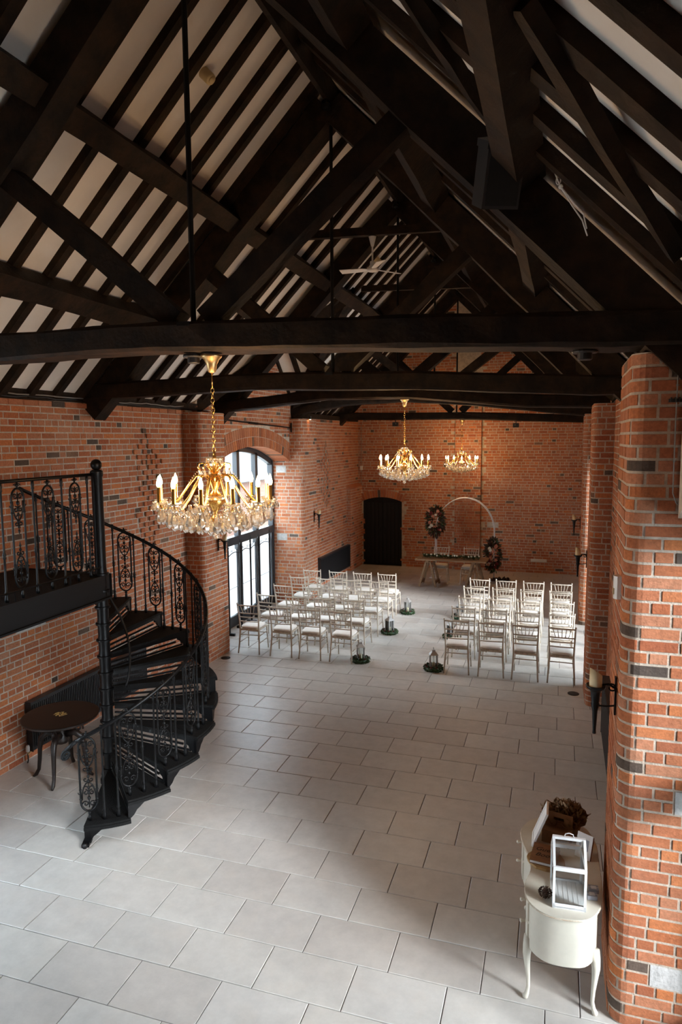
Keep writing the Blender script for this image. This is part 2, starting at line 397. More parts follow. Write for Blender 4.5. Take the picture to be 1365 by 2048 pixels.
def lay_bricks(parent, path, z0, z1, keep=None, seed=1, top=300, proud=None, sub=None, force_stuff=False, start=0.0, stones=()):
    rnd = random.Random(seed); items = []
    c = 0; z = z0
    while z < z1 - .02:
        h = min(BH, z1 - z)
        for a, b in course(path.L, c, rnd, start):
            a2, b2 = max(a, 0), min(b, path.L)
            if b2 - a2 < .035: continue
            off = proud(a2, b2, z, c) if proud else 0
            spans = [(a2, b2, off)]
            if sub:
                r_ = sub(a2, b2, z, c)
                if r_ is not None: spans = r_
            for (s0, s1, t0, t1) in stones:
                if z > t0 - .02 and z < t1 - .02:
                    nw = []
                    for (q0, q1, o_) in spans:
                        if q1 <= s0 or q0 >= s1: nw.append((q0, q1, o_)); continue
                        if q0 < s0 - .03: nw.append((q0, s0, o_))
                        if q1 > s1 + .03: nw.append((s1, q1, o_))
                    spans = nw
            for (q0, q1, o_) in spans:
                if keep and not keep(q0, q1, z, z + h): continue
                items.append((q0 + JT / 2, q1 - JT / 2, z, h, o_ + rnd.uniform(-.0022, .0022)))
        z += CO; c += 1
    def geo(q0, q1, h):
        pa, ia = path.at(q0); pb, ib = path.at(q1)
        pts = [(pa, path.nrm(ia))] + [(path.p[k], (path.nrm(k - 1) + path.nrm(k)).normalized()) for k in range(ia + 1, ib + 1) if (path.p[k] - pa).length > .004 and (path.p[k] - pb).length > .004] + [(pb, path.nrm(ib))]
        v = []; f = []; n = len(pts); ch = .0045
        for i, (p, nn) in enumerate(pts):
            tdir = Vector((-nn.y, nn.x)); e = ch if i == 0 else (-ch if i == n - 1 else 0)
            pf = p + tdir * e
            b_ = p - nn * .016
            v += [(b_.x, b_.y, 0), (b_.x, b_.y, h), (pf.x, pf.y, ch), (pf.x, pf.y, h - ch)]
        for i in range(n - 1):
            o, q = i * 4, i * 4 + 4
            f += [(o + 2, q + 2, q + 3, o + 3), (o, q, q + 2, o + 2), (o + 3, q + 3, q + 1, o + 1)]
        f += [(0, 2, 3, 1), ((n - 1) * 4 + 1, (n - 1) * 4 + 3, (n - 1) * 4 + 2, (n - 1) * 4)]
        return v, f, ia != ib, pa, ia
    sized = []
    for it in items:
        p, i = path.at((it[0] + it[1]) / 2); q = to_px((p.x, p.y, it[2] + .035)); s_ = 0
        if q and -40 < q[0] < 1405 and -40 < q[1] < 2090:
            nn = path.nrm(i); d = Vector((p.x, p.y)); cs = -nn.dot(d) / max(d.length, .1)
            if cs > 0: s_ = (it[1] - it[0]) * cs / q[2] ** 2
        sized.append((s_, it))
    sized.sort(key=lambda q: -q[0])
    cache = {}; rest = MB(); n_obj = 0
    for s_, (q0, q1, z, h, off) in sized:
        v, f, curved, pa, ia = geo(q0, q1, h)
        nn = path.nrm(ia)
        if s_ > 0 and n_obj < top and not force_stuff:
            n_obj += 1
            if curved:
                key = ('c', round(q0, 3), round(q1, 3), round(h, 3))
                if key not in cache: cache[key] = MB().add(v, f).mesh('brick', BRICK)
                link('brick', cache[key], parent, (0, 0, z))
            else:
                key = ('s', round(q1 - q0, 3), round(h, 3))
                if key not in cache:
                    w = q1 - q0; ch = .0045
                    vv = [(0, .016, 0), (0, .016, h), (ch, 0, ch), (ch, 0, h - ch), (w, .016, 0), (w, .016, h), (w - ch, 0, ch), (w - ch, 0, h - ch)]
                    ff = [(2, 6, 7, 3), (0, 4, 6, 2), (3, 7, 5, 1), (0, 2, 3, 1), (5, 7, 6, 4)]
                    cache[key] = MB().add(vv, ff).mesh('brick', BRICK)
                tdir = Vector((-nn.y, nn.x))
                link('brick', cache[key], parent, (pa.x + nn.x * off, pa.y + nn.y * off, z), (0, 0, math.atan2(tdir.y, tdir.x)))
        else:
            rest.add([(p[0] + nn.x * off, p[1] + nn.y * off, p[2] + z) for p in v], f)
    if rest.v: rest.build('brick_courses', BRICK, parent, kind='stuff')

def stone(parent, path, s0, s1, z0, z1, off=.0):
    s0 += JT / 2; s1 -= JT / 2
    (a, ia), (b, _) = path.at(s0), path.at(s1); nn = path.nrm(ia)
    m = MB().bar((a.x - nn.x * .02, a.y - nn.y * .02, (z0 + z1) / 2), (b.x - nn.x * .02, b.y - nn.y * .02, (z0 + z1) / 2), .04, z1 - z0)
    for i, p in enumerate(m.v): m.v[i] = (p[0] + nn.x * off, p[1] + nn.y * off, p[2])
    m.build('stone_block', STONE, parent)
def snap(st):
    z = lambda v: .005 + CO * round((v - .005) / CO)
    return [(a, b, z(c), z(d) - JT) for a, b, c, d in st]

# long wall by the stair, up to the first pillar
pA = Path([(xl(4.5), 4.5), (xl(10.26), 10.26)])
wl = struct('wall_left', MB().prism([(xl(NB1) - .004, NB1), (xl(10.5) - .004, 10.5), (xl(10.5) - .5, 10.5), (xl(NB1) - .5, NB1)], 0, EAVE), MORTAR, 'red brick wall behind the spiral stair, black radiator at its foot', 'wall')
def diamond(yc, path_y0, zc1, zc2):
    """recessed honeycomb vent: headers set alternately back inside stacked lozenges"""
    def f(a, b, z, c):
        ym = path_y0 + (a + b) / 2
        def inside(y, zz):
            return any(abs(y - yc) / .42 + abs(zz - zc) / hh < 1 for zc, hh in ((zc1, .62), (zc2, .62)))
        if not inside(ym, z): return None
        out = []; w = .125; s_ = math.floor(a / w) * w
        while s_ < b - 1e-6:
            q0, q1 = max(s_, a), min(s_ + w, b)
            if q1 - q0 > .03:
                k = int(round(s_ / w))
                out.append((q0 - .001, q1 + .001, 0 if (k + c) % 2 else .028))
            s_ += w
        return out
    return f
stA = snap([(1.89, 2.36, 1.58, 1.71)])
lay_bricks(wl, pA, .005, EAVE - .005, stones=stA, seed=3, top=300, proud=lambda a, b, z, c: .022 if z > 4.26 else 0, sub=diamond(9.15, 4.5, 2.55, 3.45))
for s_ in stA: stone(wl, pA, *s_)

def pillar(name, pts, rad, z1, label, seed, stones=(), start=0.0, top=300):
    pts = rounded(pts, rad); path = Path(pts); stones = snap(stones)
    poly = []
    for i, p in enumerate(pts):
        n0 = path.nrm(max(i - 1, 0)); n1 = path.nrm(min(i, len(pts) - 2)); nn = (n0 + n1).normalized()
        poly.append((p.x - nn.x * .004, p.y - nn.y * .004))
    poly.reverse()
    o = struct(name, MB().prism(poly, 0, z1), MORTAR, label, 'pillar')
    lay_bricks(o, path, .005, z1 - .002, stones=stones, seed=seed, start=start, top=top)
    for s_ in stones: stone(o, path, *s_)
    return o, path
def fx(y): return xl(y) + .325                    # inner face of the pillars, stair side
def gx(y): return .375 + .0095 * y                # inner face of the pillars, opposite side
pillar('pillar_1', [(xl(10.2) - .05, 10.2), (fx(10.2), 10.2), (fx(11.12), 11.12), (xl(11.12) - FRAMEX - .12, 11.12)], .11, 4.36, 'brick pillar with a candle sconce beside the glazed bay and the stair', 11, top=220)
pillar('pillar_2', [(xl(14.76) - FRAMEX - .12, 14.76), (fx(14.76), 14.76), (fx(15.75), 15.75), (xl(15.75) - .05, 15.75)], .11, 4.36, 'brick pillar with two pale padstones on the far side of the glazed bay', 12, stones=[(.17, .42, 3.11, 3.30), (.17, .42, 1.49, 1.68)], top=200)
pillar('pillar_3', [(1.5, 5.42), (gx(5.42), 5.42), (gx(4.5), 4.5), (2.2, 4.5)], .11, 4.40, 'large brick pillar beside the cream dressing table', 13, stones=[(2.24, 2.55, 1.53, 1.72), (2.14, 2.50, .29, .46)])
pillar('pillar_4', [(xr(11.1) + FRAMEX + .12, 11.1), (gx(11.1), 11.1), (gx(10.14), 10.14), (xr(10.14) + .05, 10.14)], .11, 4.36, 'shaded brick pillar beyond the near sconce, behind the last aisle chairs', 14, top=160)
pillar('pillar_5', [(xr(15.7) + .05, 15.7), (gx(15.7), 15.7), (gx(14.66), 14.66), (xr(14.66) + FRAMEX + .12, 14.66)], .11, 4.36, 'sunlit brick pillar carrying two candle sconces near the far wall', 15, top=120)

# bay walls with segmental arch openings and brick gables
AS, AR = 3.38, .37                                # springing height and rise
def bay(side, y0, y1, name, label, gable, bricks, seed):
    a = (y1 - y0) / 2; yc = (y0 + y1) / 2; rad = (a * a + AR * AR) / (2 * AR); zc = AS + AR - rad
    fxx = xl if side < 0 else xr
    def arch(y): return zc + math.sqrt(max(rad * rad - (y - yc) ** 2, 0))
    def topz(y): return GZ + .05 - abs(y - GY) if gable else EAVE
    ya, yb = (y0 - .6, y1 + .6) if gable else (y0, y1)
    m = MB(); n = 40
    ys = [y0 + (y1 - y0) * i / n for i in range(n + 1)]
    if gable: ys = [ya] + ys + [yb]
    dep = .5
    for i in range(len(ys) - 1):
        p, q = ys[i], ys[i + 1]
        lo0 = arch(p) + .03 if y0 - 1e-6 <= p <= y1 + 1e-6 and y0 - 1e-6 <= q <= y1 + 1e-6 else EAVE - .1
        lo1 = arch(q) + .03 if lo0 != EAVE - .1 else EAVE - .1
        sx = -1 if side < 0 else 1
        v = []
        for y, lo in ((p, lo0), (q, lo1)):
            x = fxx(y) + sx * .004
            v += [(x, y, lo), (x, y, topz(y)), (x + sx * dep, y, topz(y)), (x + sx * dep, y, lo)]
        m.add(v, [(0, 4, 5, 1), (3, 2, 6, 7), (0, 3, 7, 4), (1, 5, 6, 2)] + ([(0, 1, 2, 3)] if i == 0 else []) + ([(4, 7, 6, 5)] if i == len(ys) - 2 else []))
    o = struct(name, m, MORTAR, label, 'wall')
    if not bricks: return o, arch
    ring = .40
    path = Path([(fxx(ya), ya), (fxx(yb), yb)]) if side < 0 else Path([(fxx(yb), yb), (fxx(ya), ya)])
    def yat(s_): return ya + s_ if side < 0 else yb - s_
    def keep(p, q, z, zz):
        y = yat((p + q) / 2)
        if z > topz(y) - .05: return False
        if y0 < y < y1 or True:
            if math.hypot(y - yc, z + .035 - zc) < rad + ring + .03: return False
        if (y < y0 or y > y1) and z < EAVE - .1: return False
        return True
    lay_bricks(o, path, AS + .005, GZ if gable else EAVE, keep=keep, seed=seed, top=150 if side < 0 else 20)
    # voussoirs: two rings, with a plain key block
    th0 = math.asin(a / rad); nv = int(2 * th0 * rad / .082)
    vm = []
    for k in range(2):
        r0_, r1_ = rad + .004 + k * .2, rad + .194 + k * .2
        mm = MB(); w0 = r0_ * 2 * th0 / nv / 2 - .005; w1 = r1_ * 2 * th0 / nv / 2 - .004
        d0 = -.016 if k else -(FRAMEX - .02)
        vv = [(-.0, -w0, r0_), (0, w0, r0_), (0, w1, r1_), (0, -w1, r1_), (d0, -w0, r0_), (d0, w0, r0_), (d0, w1, r1_), (d0, -w1, r1_)]
        mm.add(vv, [(0, 1, 2, 3), (7, 6, 5, 4), (0, 4, 5, 1), (1, 5, 6, 2), (2, 6, 7, 3), (3, 7, 4, 0)])
        vm.append(mm.mesh('arch_brick', BRICK))
    for k in range(2):
        for i in range(nv):
            th = -th0 + (i + .5) * 2 * th0 / nv
            y_ = yc + math.sin(th) * rad
            ob = link('arch_brick', vm[k], o, (fxx(y_) + .004, yc, zc), (-th, 0, 0))
            if side > 0: ob.rotation_euler = (th, 0, PI); ob.location.x = fxx(y_) - .004
    return o, arch
wb, arch1 = bay(-1, BAYA, BAYB, 'wall_left_bay', 'brick gable wall with a segmental arch over the glazed doors', True, True, 21)
bay(1, BAYA, BAYB, 'wall_right_bay', 'brick gable wall over the glazed bay facing the frosted doors', True, True, 22)
bay(-1, NB0, NB1, 'wall_left_near_bay', 'brick wall over the glazed bay under the stair landing walkway', False, False, 23)
bay(1, NB0, NB1, 'wall_right_near_bay', 'brick wall over the glazed bay beside the dressing table', False, False, 24)

# remaining lengths of wall
pB = Path([(xl(15.7), 15.7), (xl(YF), YF)])
wl2 = struct('wall_left_far', MB().prism([(xl(15.2) - .004, 15.2), (xl(YF) - .004, YF + .3), (xl(YF) - .5, YF + .3), (xl(15.2) - .5, 15.2)], 0, EAVE), MORTAR, 'red brick wall between the glazed bay and the black far door', 'wall')
lay_bricks(wl2, pB, .005, EAVE - .005, seed=31, top=140, sub=diamond(17.2, 15.7, 2.5, 3.2))
pBump = Path([(xl(19) - .05, 18.95), (xl(19) + .12, 18.95), (xl(YF) + .12, YF)])
bump = struct('trim_1', MB().prism([(xl(19) - .05, 18.958), (xl(YF) - .05, YF), (xl(YF) + .112, YF), (xl(19) + .112, 18.958)][::-1], 0, 2.46), MORTAR, 'low thickened brick plinth in the far corner beside the black door', 'plinth')
lay_bricks(bump, pBump, .005, 2.46, seed=32, top=40)
MB().add([(xl(19) - .02, 18.95, 2.46), (xl(19) + .12, 18.95, 2.46), (xl(YF) + .12, YF, 2.46), (xl(YF) - .02, YF, 2.46), (xl(19) - .02, 18.95, 2.56), (xl(YF) - .02, YF, 2.56)],
         [(0, 1, 2, 3), (1, 0, 4), (2, 5, 3), (1, 4, 5, 2)]).build('sloped_coping', BRICK, bump)
pR1 = Path([(xr(10.2), 10.2), (xr(5.4), 5.4)])
wr = struct('wall_right', MB().prism([(xr(4.6) + .004, 4.6), (xr(4.6) + .5, 4.6), (xr(10.6) + .5, 10.6), (xr(10.6) + .004, 10.6)], 0, EAVE), MORTAR, 'brick wall with a radiator between the near pillar and the next', 'wall')
lay_bricks(wr, pR1, .005, EAVE - .005, seed=33, top=40)
pR2 = Path([(xr(YF), YF), (xr(15.6), 15.6)])
wr2 = struct('wall_right_far', MB().prism([(xr(15.2) + .004, 15.2), (xr(15.2) + .5, 15.2), (xr(YF) + .5, YF + .3), (xr(YF) + .004, YF + .3)], 0, EAVE), MORTAR, 'brick wall hidden behind the sunlit pillar at the far end', 'wall')
lay_bricks(wr2, pR2, .005, EAVE - .005, seed=34, top=20)
for nm, sx, lab in (('wall_left_near', -1, 'brick wall behind the gallery on the stair side'), ('wall_right_near', 1, 'brick wall behind the gallery on the dressing table side')):
    f_ = xl if sx < 0 else xr
    a, b = f_(YN), f_(NB0)
    struct(nm, MB().prism([(a, YN - .3), (a + sx * .5, YN - .3), (b + sx * .5, NB0), (b, NB0)][::1 if sx > 0 else -1], 0, EAVE), BRICK, lab, 'wall')
b = xl(NB1)
# far gable wall: door opening, pilaster
DX0, DX1, DZ, DRISE = -5.70, -4.45, 1.98, .13
m = MB()
xs = [-6.6, DX0] + [DX0 + (DX1 - DX0) * i / 12 for i in range(1, 12)] + [DX1, XR, 1.4]
da = (DX1 - DX0) / 2; dr = (da * da + DRISE * DRISE) / (2 * DRISE); dzc = DZ + DRISE - dr; dxc = (DX0 + DX1) / 2
def dtop(x): return dzc + math.sqrt(max(dr * dr - (x - dxc) ** 2, 0)) if DX0 - 1e-6 <= x <= DX1 + 1e-6 else 0
def gtop(x): return ZR + .15 - abs(x - XR)
for i in range(len(xs) - 1):
    p, q = xs[i], xs[i + 1]; ind = p >= DX0 - 1e-6 and q <= DX1 + 1e-6
    lo0, lo1 = (dtop(p), dtop(q)) if ind else (0, 0)
    v = []
    for x, lo in ((p, lo0), (q, lo1)): v += [(x, YF + .004, lo), (x, YF + .004, gtop(x)), (x, YF + .45, gtop(x)), (x, YF + .45, lo)]
    m.add(v, [(0, 1, 5, 4), (3, 7, 6, 2), (0, 4, 7, 3), (1, 2, 6, 5), (0, 3, 2, 1), (4, 5, 6, 7)])
wf = struct('wall_far', m, MORTAR, 'far brick gable wall behind the ceremony table and white arch', 'wall')
pF = Path([(-6.2, YF), (1.2, YF)])
dstone = snap([(4.30, 4.62, 1.28, 1.45)])
def keepF(a, b, z, zz):
    x = -6.2 + (a + b) / 2
    if z > gtop(x) - .1: return False
    if DX0 - .02 < x < DX1 + .02 and z < DZ - .02: return False
    if math.hypot(x - dxc, z + .035 - dzc) < dr + .24 and DX0 - .1 < x < DX1 + .1 and z > DZ - .3: return False
    if -2.86 < x < -2.07: return False
    return True
lay_bricks(wf, pF, .005, 7.9, keep=keepF, stones=dstone[:1], seed=41, top=120)
stone(wf, pF, *dstone[0])
th0 = math.asin(da / dr) + .03; nv = 17; vm = MB(); w0 = dr * th0 / nv - .005; w1 = (dr + .22) * th0 / nv - .005
vm.add([(-w0, 0, dr), (w0, 0, dr), (w1, 0, dr + .22), (-w1, 0, dr + .22), (-w0, .1, dr), (w0, .1, dr), (w1, .1, dr + .22), (-w1, .1, dr + .22)],
       [(0, 1, 2, 3), (7, 6, 5, 4), (0, 4, 5, 1), (1, 5, 6, 2), (2, 6, 7, 3), (3, 7, 4, 0)])
vm = vm.mesh('arch_brick', BRICK)
for i in range(nv): link('arch_brick', vm, wf, (dxc, YF - .003, dzc), (0, -th0 + (i + .5) * 2 * th0 / nv, 0))
pP = Path([(-2.84, YF), (-2.84, YF - .11), (-2.09, YF - .11), (-2.09, YF)])
pil = struct('trim_2', MB().prism([(-2.832, YF + .01), (-2.832, YF - .102), (-2.098, YF - .102), (-2.098, YF + .01)], 0, 5.6), MORTAR, 'flat brick pilaster up the middle of the far wall', 'pilaster')
lay_bricks(pil, pP, .005, 5.6, seed=42, top=40)
m = MB(); m.add([(-6.7, YN, 0), (1.3, YN, 0), (1.3, YN, 4.2), (XR, YN, 8.2), (-6.7, YN, 4.1), (-6.7, YN - .3, 0), (1.3, YN - .3, 0), (1.3, YN - .3, 4.2), (XR, YN - .3, 8.2), (-6.7, YN - .3, 4.1)],
                [(0, 4, 3, 2, 1), (5, 6, 7, 8, 9), (0, 1, 6, 5), (1, 2, 7, 6), (2, 3, 8, 7), (3, 4, 9, 8), (4, 0, 5, 9)])
struct('wall_near', m, BRICK, 'brick gable wall behind the gallery', 'wall')

# ------------------------------------------------------------------ doors and windows
def door_far():
    d = link('door_1', None, None, (dxc, YF + .16, 0), kind='structure', label='black double door under a shallow brick arch in the far wall', cat='door')
    for s_ in (-1, 1):
        x0, x1 = (-da, -.004) if s_ < 0 else (.004, da)
        m = MB(); n = 6; xx = [x0 + (x1 - x0) * i / n for i in range(n + 1)]
        for i in range(n):
            v = []
            for x in (xx[i], xx[i + 1]):
                t = dtop(dxc + max(min(x, da), -da)) - .004
                v += [(x, 0, .005), (x, 0, t), (x, .05, t), (x, .05, .005)]
            m.add(v, [(0, 1, 5, 4), (3, 7, 6, 2), (0, 4, 7, 3), (1, 2, 6, 5)] + ([(0, 3, 2, 1)] if i == 0 else []) + ([(4, 5, 6, 7)] if i == n - 1 else []))
        leaf = m.build('door_leaf', DOORM, d)
        for k in range(5):
            xa = x0 + (x1 - x0) * k / 5
            MB().box((xa + (x1 - x0) / 10, -.008, .98), ((x1 - x0) / 5 - .012, .016, 1.9)).build('plank', DOORM, leaf)
        MB().tube([(s_ * .06, -.02, .93), (s_ * .06, -.06, .96), (s_ * .06, -.06, 1.12), (s_ * .06, -.02, 1.15)], .009, 6).build('pull_handle', IRON, leaf)
    MB().box((0, .12, 1.1), (1.6, .1, 2.4)).build('door_light_block', DOORM, d)  # unseen slab added behind the leaves to stop daylight leaking through the gaps
door_far()

def big_window(side, y0, y1, n, label, detail):
    f_ = xl if side < 0 else xr
    yc = (y0 + y1) / 2; sx = -1 if side < 0 else 1
    X = f_(yc) + sx * (FRAMEX + .045)
    a = (y1 - y0) / 2; rad = (a * a + AR * AR) / (2 * AR); zc = AS + AR - rad
    def arch(y): return zc + math.sqrt(max(rad * rad - (y - yc) ** 2, 0))
    w = link('window_%d' % n, None, None, (X, 0, 0), kind='structure', label=label, cat='window')
    FW = .09
    ys = [y0 + (y1 - y0) * k / 4 for k in range(5)]
    # arched head, jambs, sill, transom, mullions
    m = MB(); nseg = 24
    for i in range(nseg):
        p, q = y0 + (y1 - y0) * i / nseg, y0 + (y1 - y0) * (i + 1) / nseg
        m.bar((0, p, arch(p) - .05), (0, q, arch(q) - .05), .10, .12)
    m.build('arched_head', FRAME, w)
    for y in (y0 + .04, y1 - .04): MB().bar((0, y, 0), (0, y, AS + .02), .12, .08, up=(0, 1, 0)).build('jamb', FRAME, w)
    MB().bar((0, y0, .11), (0, y1, .11), .12, .22).build('bottom_rail', FRAME, w)
    MB().bar((0, y0, 1.80), (0, y1, 1.80), .13, .17).build('transom', FRAME, w)
    for y in ys[1:-1]:
        MB().bar((0, y, .2), (0, y, arch(y) - .06), .10, .13, up=(0, 1, 0)).build('mullion', FRAME, w)
    g = .03
    for k in range(4):
        p, q = ys[k] + .06, ys[k + 1] - .06
        if k == 0: p += .04
        if k == 3: q -= .04
        m = MB(); nn = 6; yy = [p + (q - p) * i / nn for i in range(nn + 1)]
        for i in range(nn):
            aa, bb = yy[i], yy[i + 1]
            m.add([(0, aa, 1.89), (0, bb, 1.89), (0, bb, arch(bb) - .1), (0, aa, arch(aa) - .1)], [(0, 1, 2, 3)])
        m.build('pane', GLASS, w)
        MB().add([(0, p, .22), (0, q, .22), (0, q, 1.72), (0, p, 1.72)], [(0, 1, 2, 3)]).build('pane', GLASS, w)
        if detail:
            fr = MB()
            for yb_ in (p + .02, q - .02): fr.bar((-sx * .03, yb_, .22), (-sx * .03, yb_, 1.72), .05, .05, up=(0, 1, 0))
            fr.build('door_stile', FRAME, w)
            MB().box((-sx * .012, (p + q) / 2, .92), (.004, q - p - .09, 1.38)).build('frosted_film', FILM, w)
    if detail:
        MB().tube([(-sx * .05, yc - .14, 1.0), (-sx * .10, yc - .14, 1.0), (-sx * .10, yc - .02, .985)], .011, 6).build('door_handle', IRON, w)
    return w
big_window(-1, BAYA, BAYB, 1, 'tall arched dark-framed window and glazed doors with frosted lower panes', True)
big_window(1, BAYA, BAYB, 2, 'arched glazed bay opposite the frosted doors, lighting the pillar-side chairs', False)
big_window(-1, NB0, NB1, 3, 'arched glazed bay below the stair landing walkway, lighting the foremost floor', False)
big_window(1, NB0, NB1, 4, 'arched glazed bay around the pillar corner, lighting the cream dressing table', False)

# the yard outside and the outbuilding seen through the arched window
struct('ground', MB().box((-3, 9, -.35), (80, 70, .3)), YARD, 'pale yard outside the windows', 'ground')
def outbuilding():
    t = thing('outbuilding', 'grey tiled brick outbuilding seen through the arched window', 'building', (-14.5, 17.5, -.2))
    MB().box((0, 0, 1.25), (4, 22, 2.5)).build('wall', OUTBRICK, t)
    m = MB()
    m.add([(2.3, -11.2, 2.4), (2.3, 11.2, 2.4), (0, 11.2, 5.2), (0, -11.2, 5.2), (-2.3, -11.2, 2.4), (-2.3, 11.2, 2.4)], [(0, 1, 2, 3), (3, 2, 5, 4), (0, 3, 4), (1, 5, 2), (0, 4, 5, 1)])
    rf = m.build('roof', SLATE, t)
    ang = math.atan2(2.8, -2.3)
    for i in range(20):
        f_ = i / 20
        x, z = 2.3 - 2.3 * f_, 2.4 + 2.8 * f_
        MB().bar((x + .03, -11.2, z + .04), (x + .03, 11.2, z + .04), .2, .05, up=(1, 0, .8)).build('tile_course', SLATE, rf)
    for k in range(3):
        MB().box((2.0, -4 + k * 3.2, 1.4), (.08, .9, 1.2)).build('window', FRAME, t)
outbuilding()

# ------------------------------------------------------------------ roof: plaster, rafters, purlins
def roofz(x): return ZR - abs(x - XR)
ceil = link('ceiling', None, None, kind='structure', label='steep white plastered roof slopes striped with dark rafters', cat='ceiling')
def mx(s_, x): return x if s_ < 0 else 2 * XR - x      # mirror to the other slope
TRUSS = [4.6, 7.9, 11.4, 15.0, 18.5]
for s_ in (-1, 1):
    ex = -6.72; ez = ZR - (XR - ex)
    hx = EAVE - .05; hy = GZ - hx                      # half width of the cross gable at the eave
    def P(x, y): return (mx(s_, x), y, ZR - (XR - x))
    apx = XR - (ZR - GZ)
    bx = XR - (ZR - (EAVE - .05))
    ya, yb = GY - (GZ - (EAVE - .05)), GY + (GZ - (EAVE - .05))
    v = [P(XR, YN - .3), P(XR, YF + .4), P(ex, YF + .4), P(ex, yb), P(bx, yb), P(apx, GY), P(bx, ya), P(ex, ya), P(ex, YN - .3)]
    n = len(v)
    # split into convex pieces
    v += [P(XR, ya), P(XR, GY), P(XR, yb)]
    faces = [(0, 9, 6, 7, 8), (9, 10, 5, 6), (10, 11, 4, 5), (11, 1, 2, 3, 4)]
    top = [(p[0], p[1], p[2] + .10) for p in v]
    fs = [f if s_ < 0 else f[::-1] for f in faces]
    MB().add(v + top, fs + [tuple(i + 12 for i in reversed(f)) for f in fs]).build('plaster_slope', PLASTER, ceil)
    # cross gable slopes
    xo = -6.75
    for q in (-1, 1):
        e = EAVE - .3; hw = GZ - e
        vv = [(mx(s_, xo), GY, GZ), (mx(s_, apx), GY, GZ), (mx(s_, XR - (ZR - e)), GY + q * hw, e), (mx(s_, xo), GY + q * hw, e)]
        vt = [(p[0], p[1], p[2] + .1) for p in vv]
        MB().add(vv + vt, [(0, 1, 2, 3), (7, 6, 5, 4)]).build('plaster_slope', PLASTER, ceil)
        # valley timber and cross rafters
        MB().bar((mx(s_, apx - .05), GY, GZ - .14), (mx(s_, bx - .05), GY + q * (GZ - EAVE + .05), EAVE - .19), .16, .2, n=4, jit=.006).build('valley_rafter', WOOD, ceil)
        for k in range(6):
            x = -5.95 + k * .42
            zt = min(GZ, GZ); zv = ZR - (XR - x)       # where the main slope cuts it
            zl = max(EAVE - .1, zv)
            if zl > GZ - .1: continue
            MB().bar((mx(s_, x), GY, GZ - .06), (mx(s_, x), GY + q * (GZ - zl), zl - .06), .09, .10, up=(0, q, 1)).build('rafter', WOOD, ceil)
        MB().bar((mx(s_, -6.0), GY, GZ - .08), (mx(s_, apx), GY, GZ - .08), .06, .2).build('ridge_board', WOOD, ceil)
    # common rafters
    full = None; RW, RD = .095, .085; dk = RD / 2 / math.sqrt(2)
    k = 0; y = -1.23
    while y < YF - .1:
        if all(abs(y - ty) > .2 for ty in TRUSS):
            lowz = EAVE + .02
            if abs(y - GY) < GZ - EAVE: lowz = GZ - abs(y - GY)
            xa = XR - (ZR - lowz)
            p0 = (mx(s_, xa), y, lowz - RD * .7 + .01); p1 = (mx(s_, XR), y, ZR - RD * .7 + .01)
            MB().bar(p0, p1, RW + R.uniform(-.012, .018), RD, up=(s_ * -1 * -1, 0, 1), n=4, jit=.007).build('rafter', WOOD, ceil)
        y += .447 + R.uniform(-.02, .02); k += 1
    # purlins: one length per bay
    cuts = [YN] + TRUSS + [YF]
    for i in range(len(cuts) - 1):
        a, b_ = cuts[i], cuts[i + 1]
        for nm, x, w_ in (('u', -3.87, .20), ('l', -5.0 if s_ < 0 else -4.96, .22 if s_ < 0 else .175)):
            if nm == 'l' and i in (2, 3):
                if i == 2 and s_ < 0:
                    MB().bar((-4.42, 7.95, roofz(-4.42) - .2), (-4.72, 11.0, roofz(-4.72) - .2), .15, .17, up=(1, 0, 1), n=5, jit=.01).build('purlin', WOOD, ceil)
                if i == 3: continue
                if i == 2 and s_ < 0: continue
                b2 = GY - (GZ - roofz(x)) if i == 2 else b_
            else: b2 = b_
            z_ = roofz(x) - (.16 if w_ < .18 else .22)
            MB().bar((mx(s_, x + .02), a, z_), (mx(s_, x + .02), b2, z_ + R.uniform(-.02, .02)), w_, w_ + .03, up=(s_, 0, 1), n=6, jit=.012).build('purlin', WOOD, ceil)
    # wall plate
    fw_ = xl if s_ < 0 else xr
    for a, b_ in ((YN, 4.5), (4.5, 7.75), (8.05, 10.9), (15.2, YF)):
        sx = .12 if s_ < 0 else -.12
        MB().bar((fw_(a) - sx, a, EAVE + .06), (fw_(b_) - sx, b_, EAVE + .06), .24, .13, n=6, jit=.008).build('wall_plate', WOOD, ceil)
MB().bar((XR, YN, ZR - .16), (XR, YF, ZR - .16), .05, .30, n=12, jit=.004).build('ridge_board', WOOD, ceil)
# wind braces in the slope above the near pillar
for (x0, y0, x1, y1) in ((-.78, 3.45, -.40, 4.16), (-.16, 2.70, .52, 3.72)):
    MB().bar((x0, y0, roofz(x0) - .14), (x1, y1, roofz(x1) - .14), .075, .07, up=(1, 0, 1), n=4, jit=.008).build('wind_brace', WOOD, ceil)
# short collars between the upper purlins, the first carries the fan
for y in (9.5, 13.15):
    MB().bar((-3.72, y, 6.80), (-1.48, y, 6.72), .085, .11, n=4, jit=.004).build('collar_beam', WOOD, ceil)

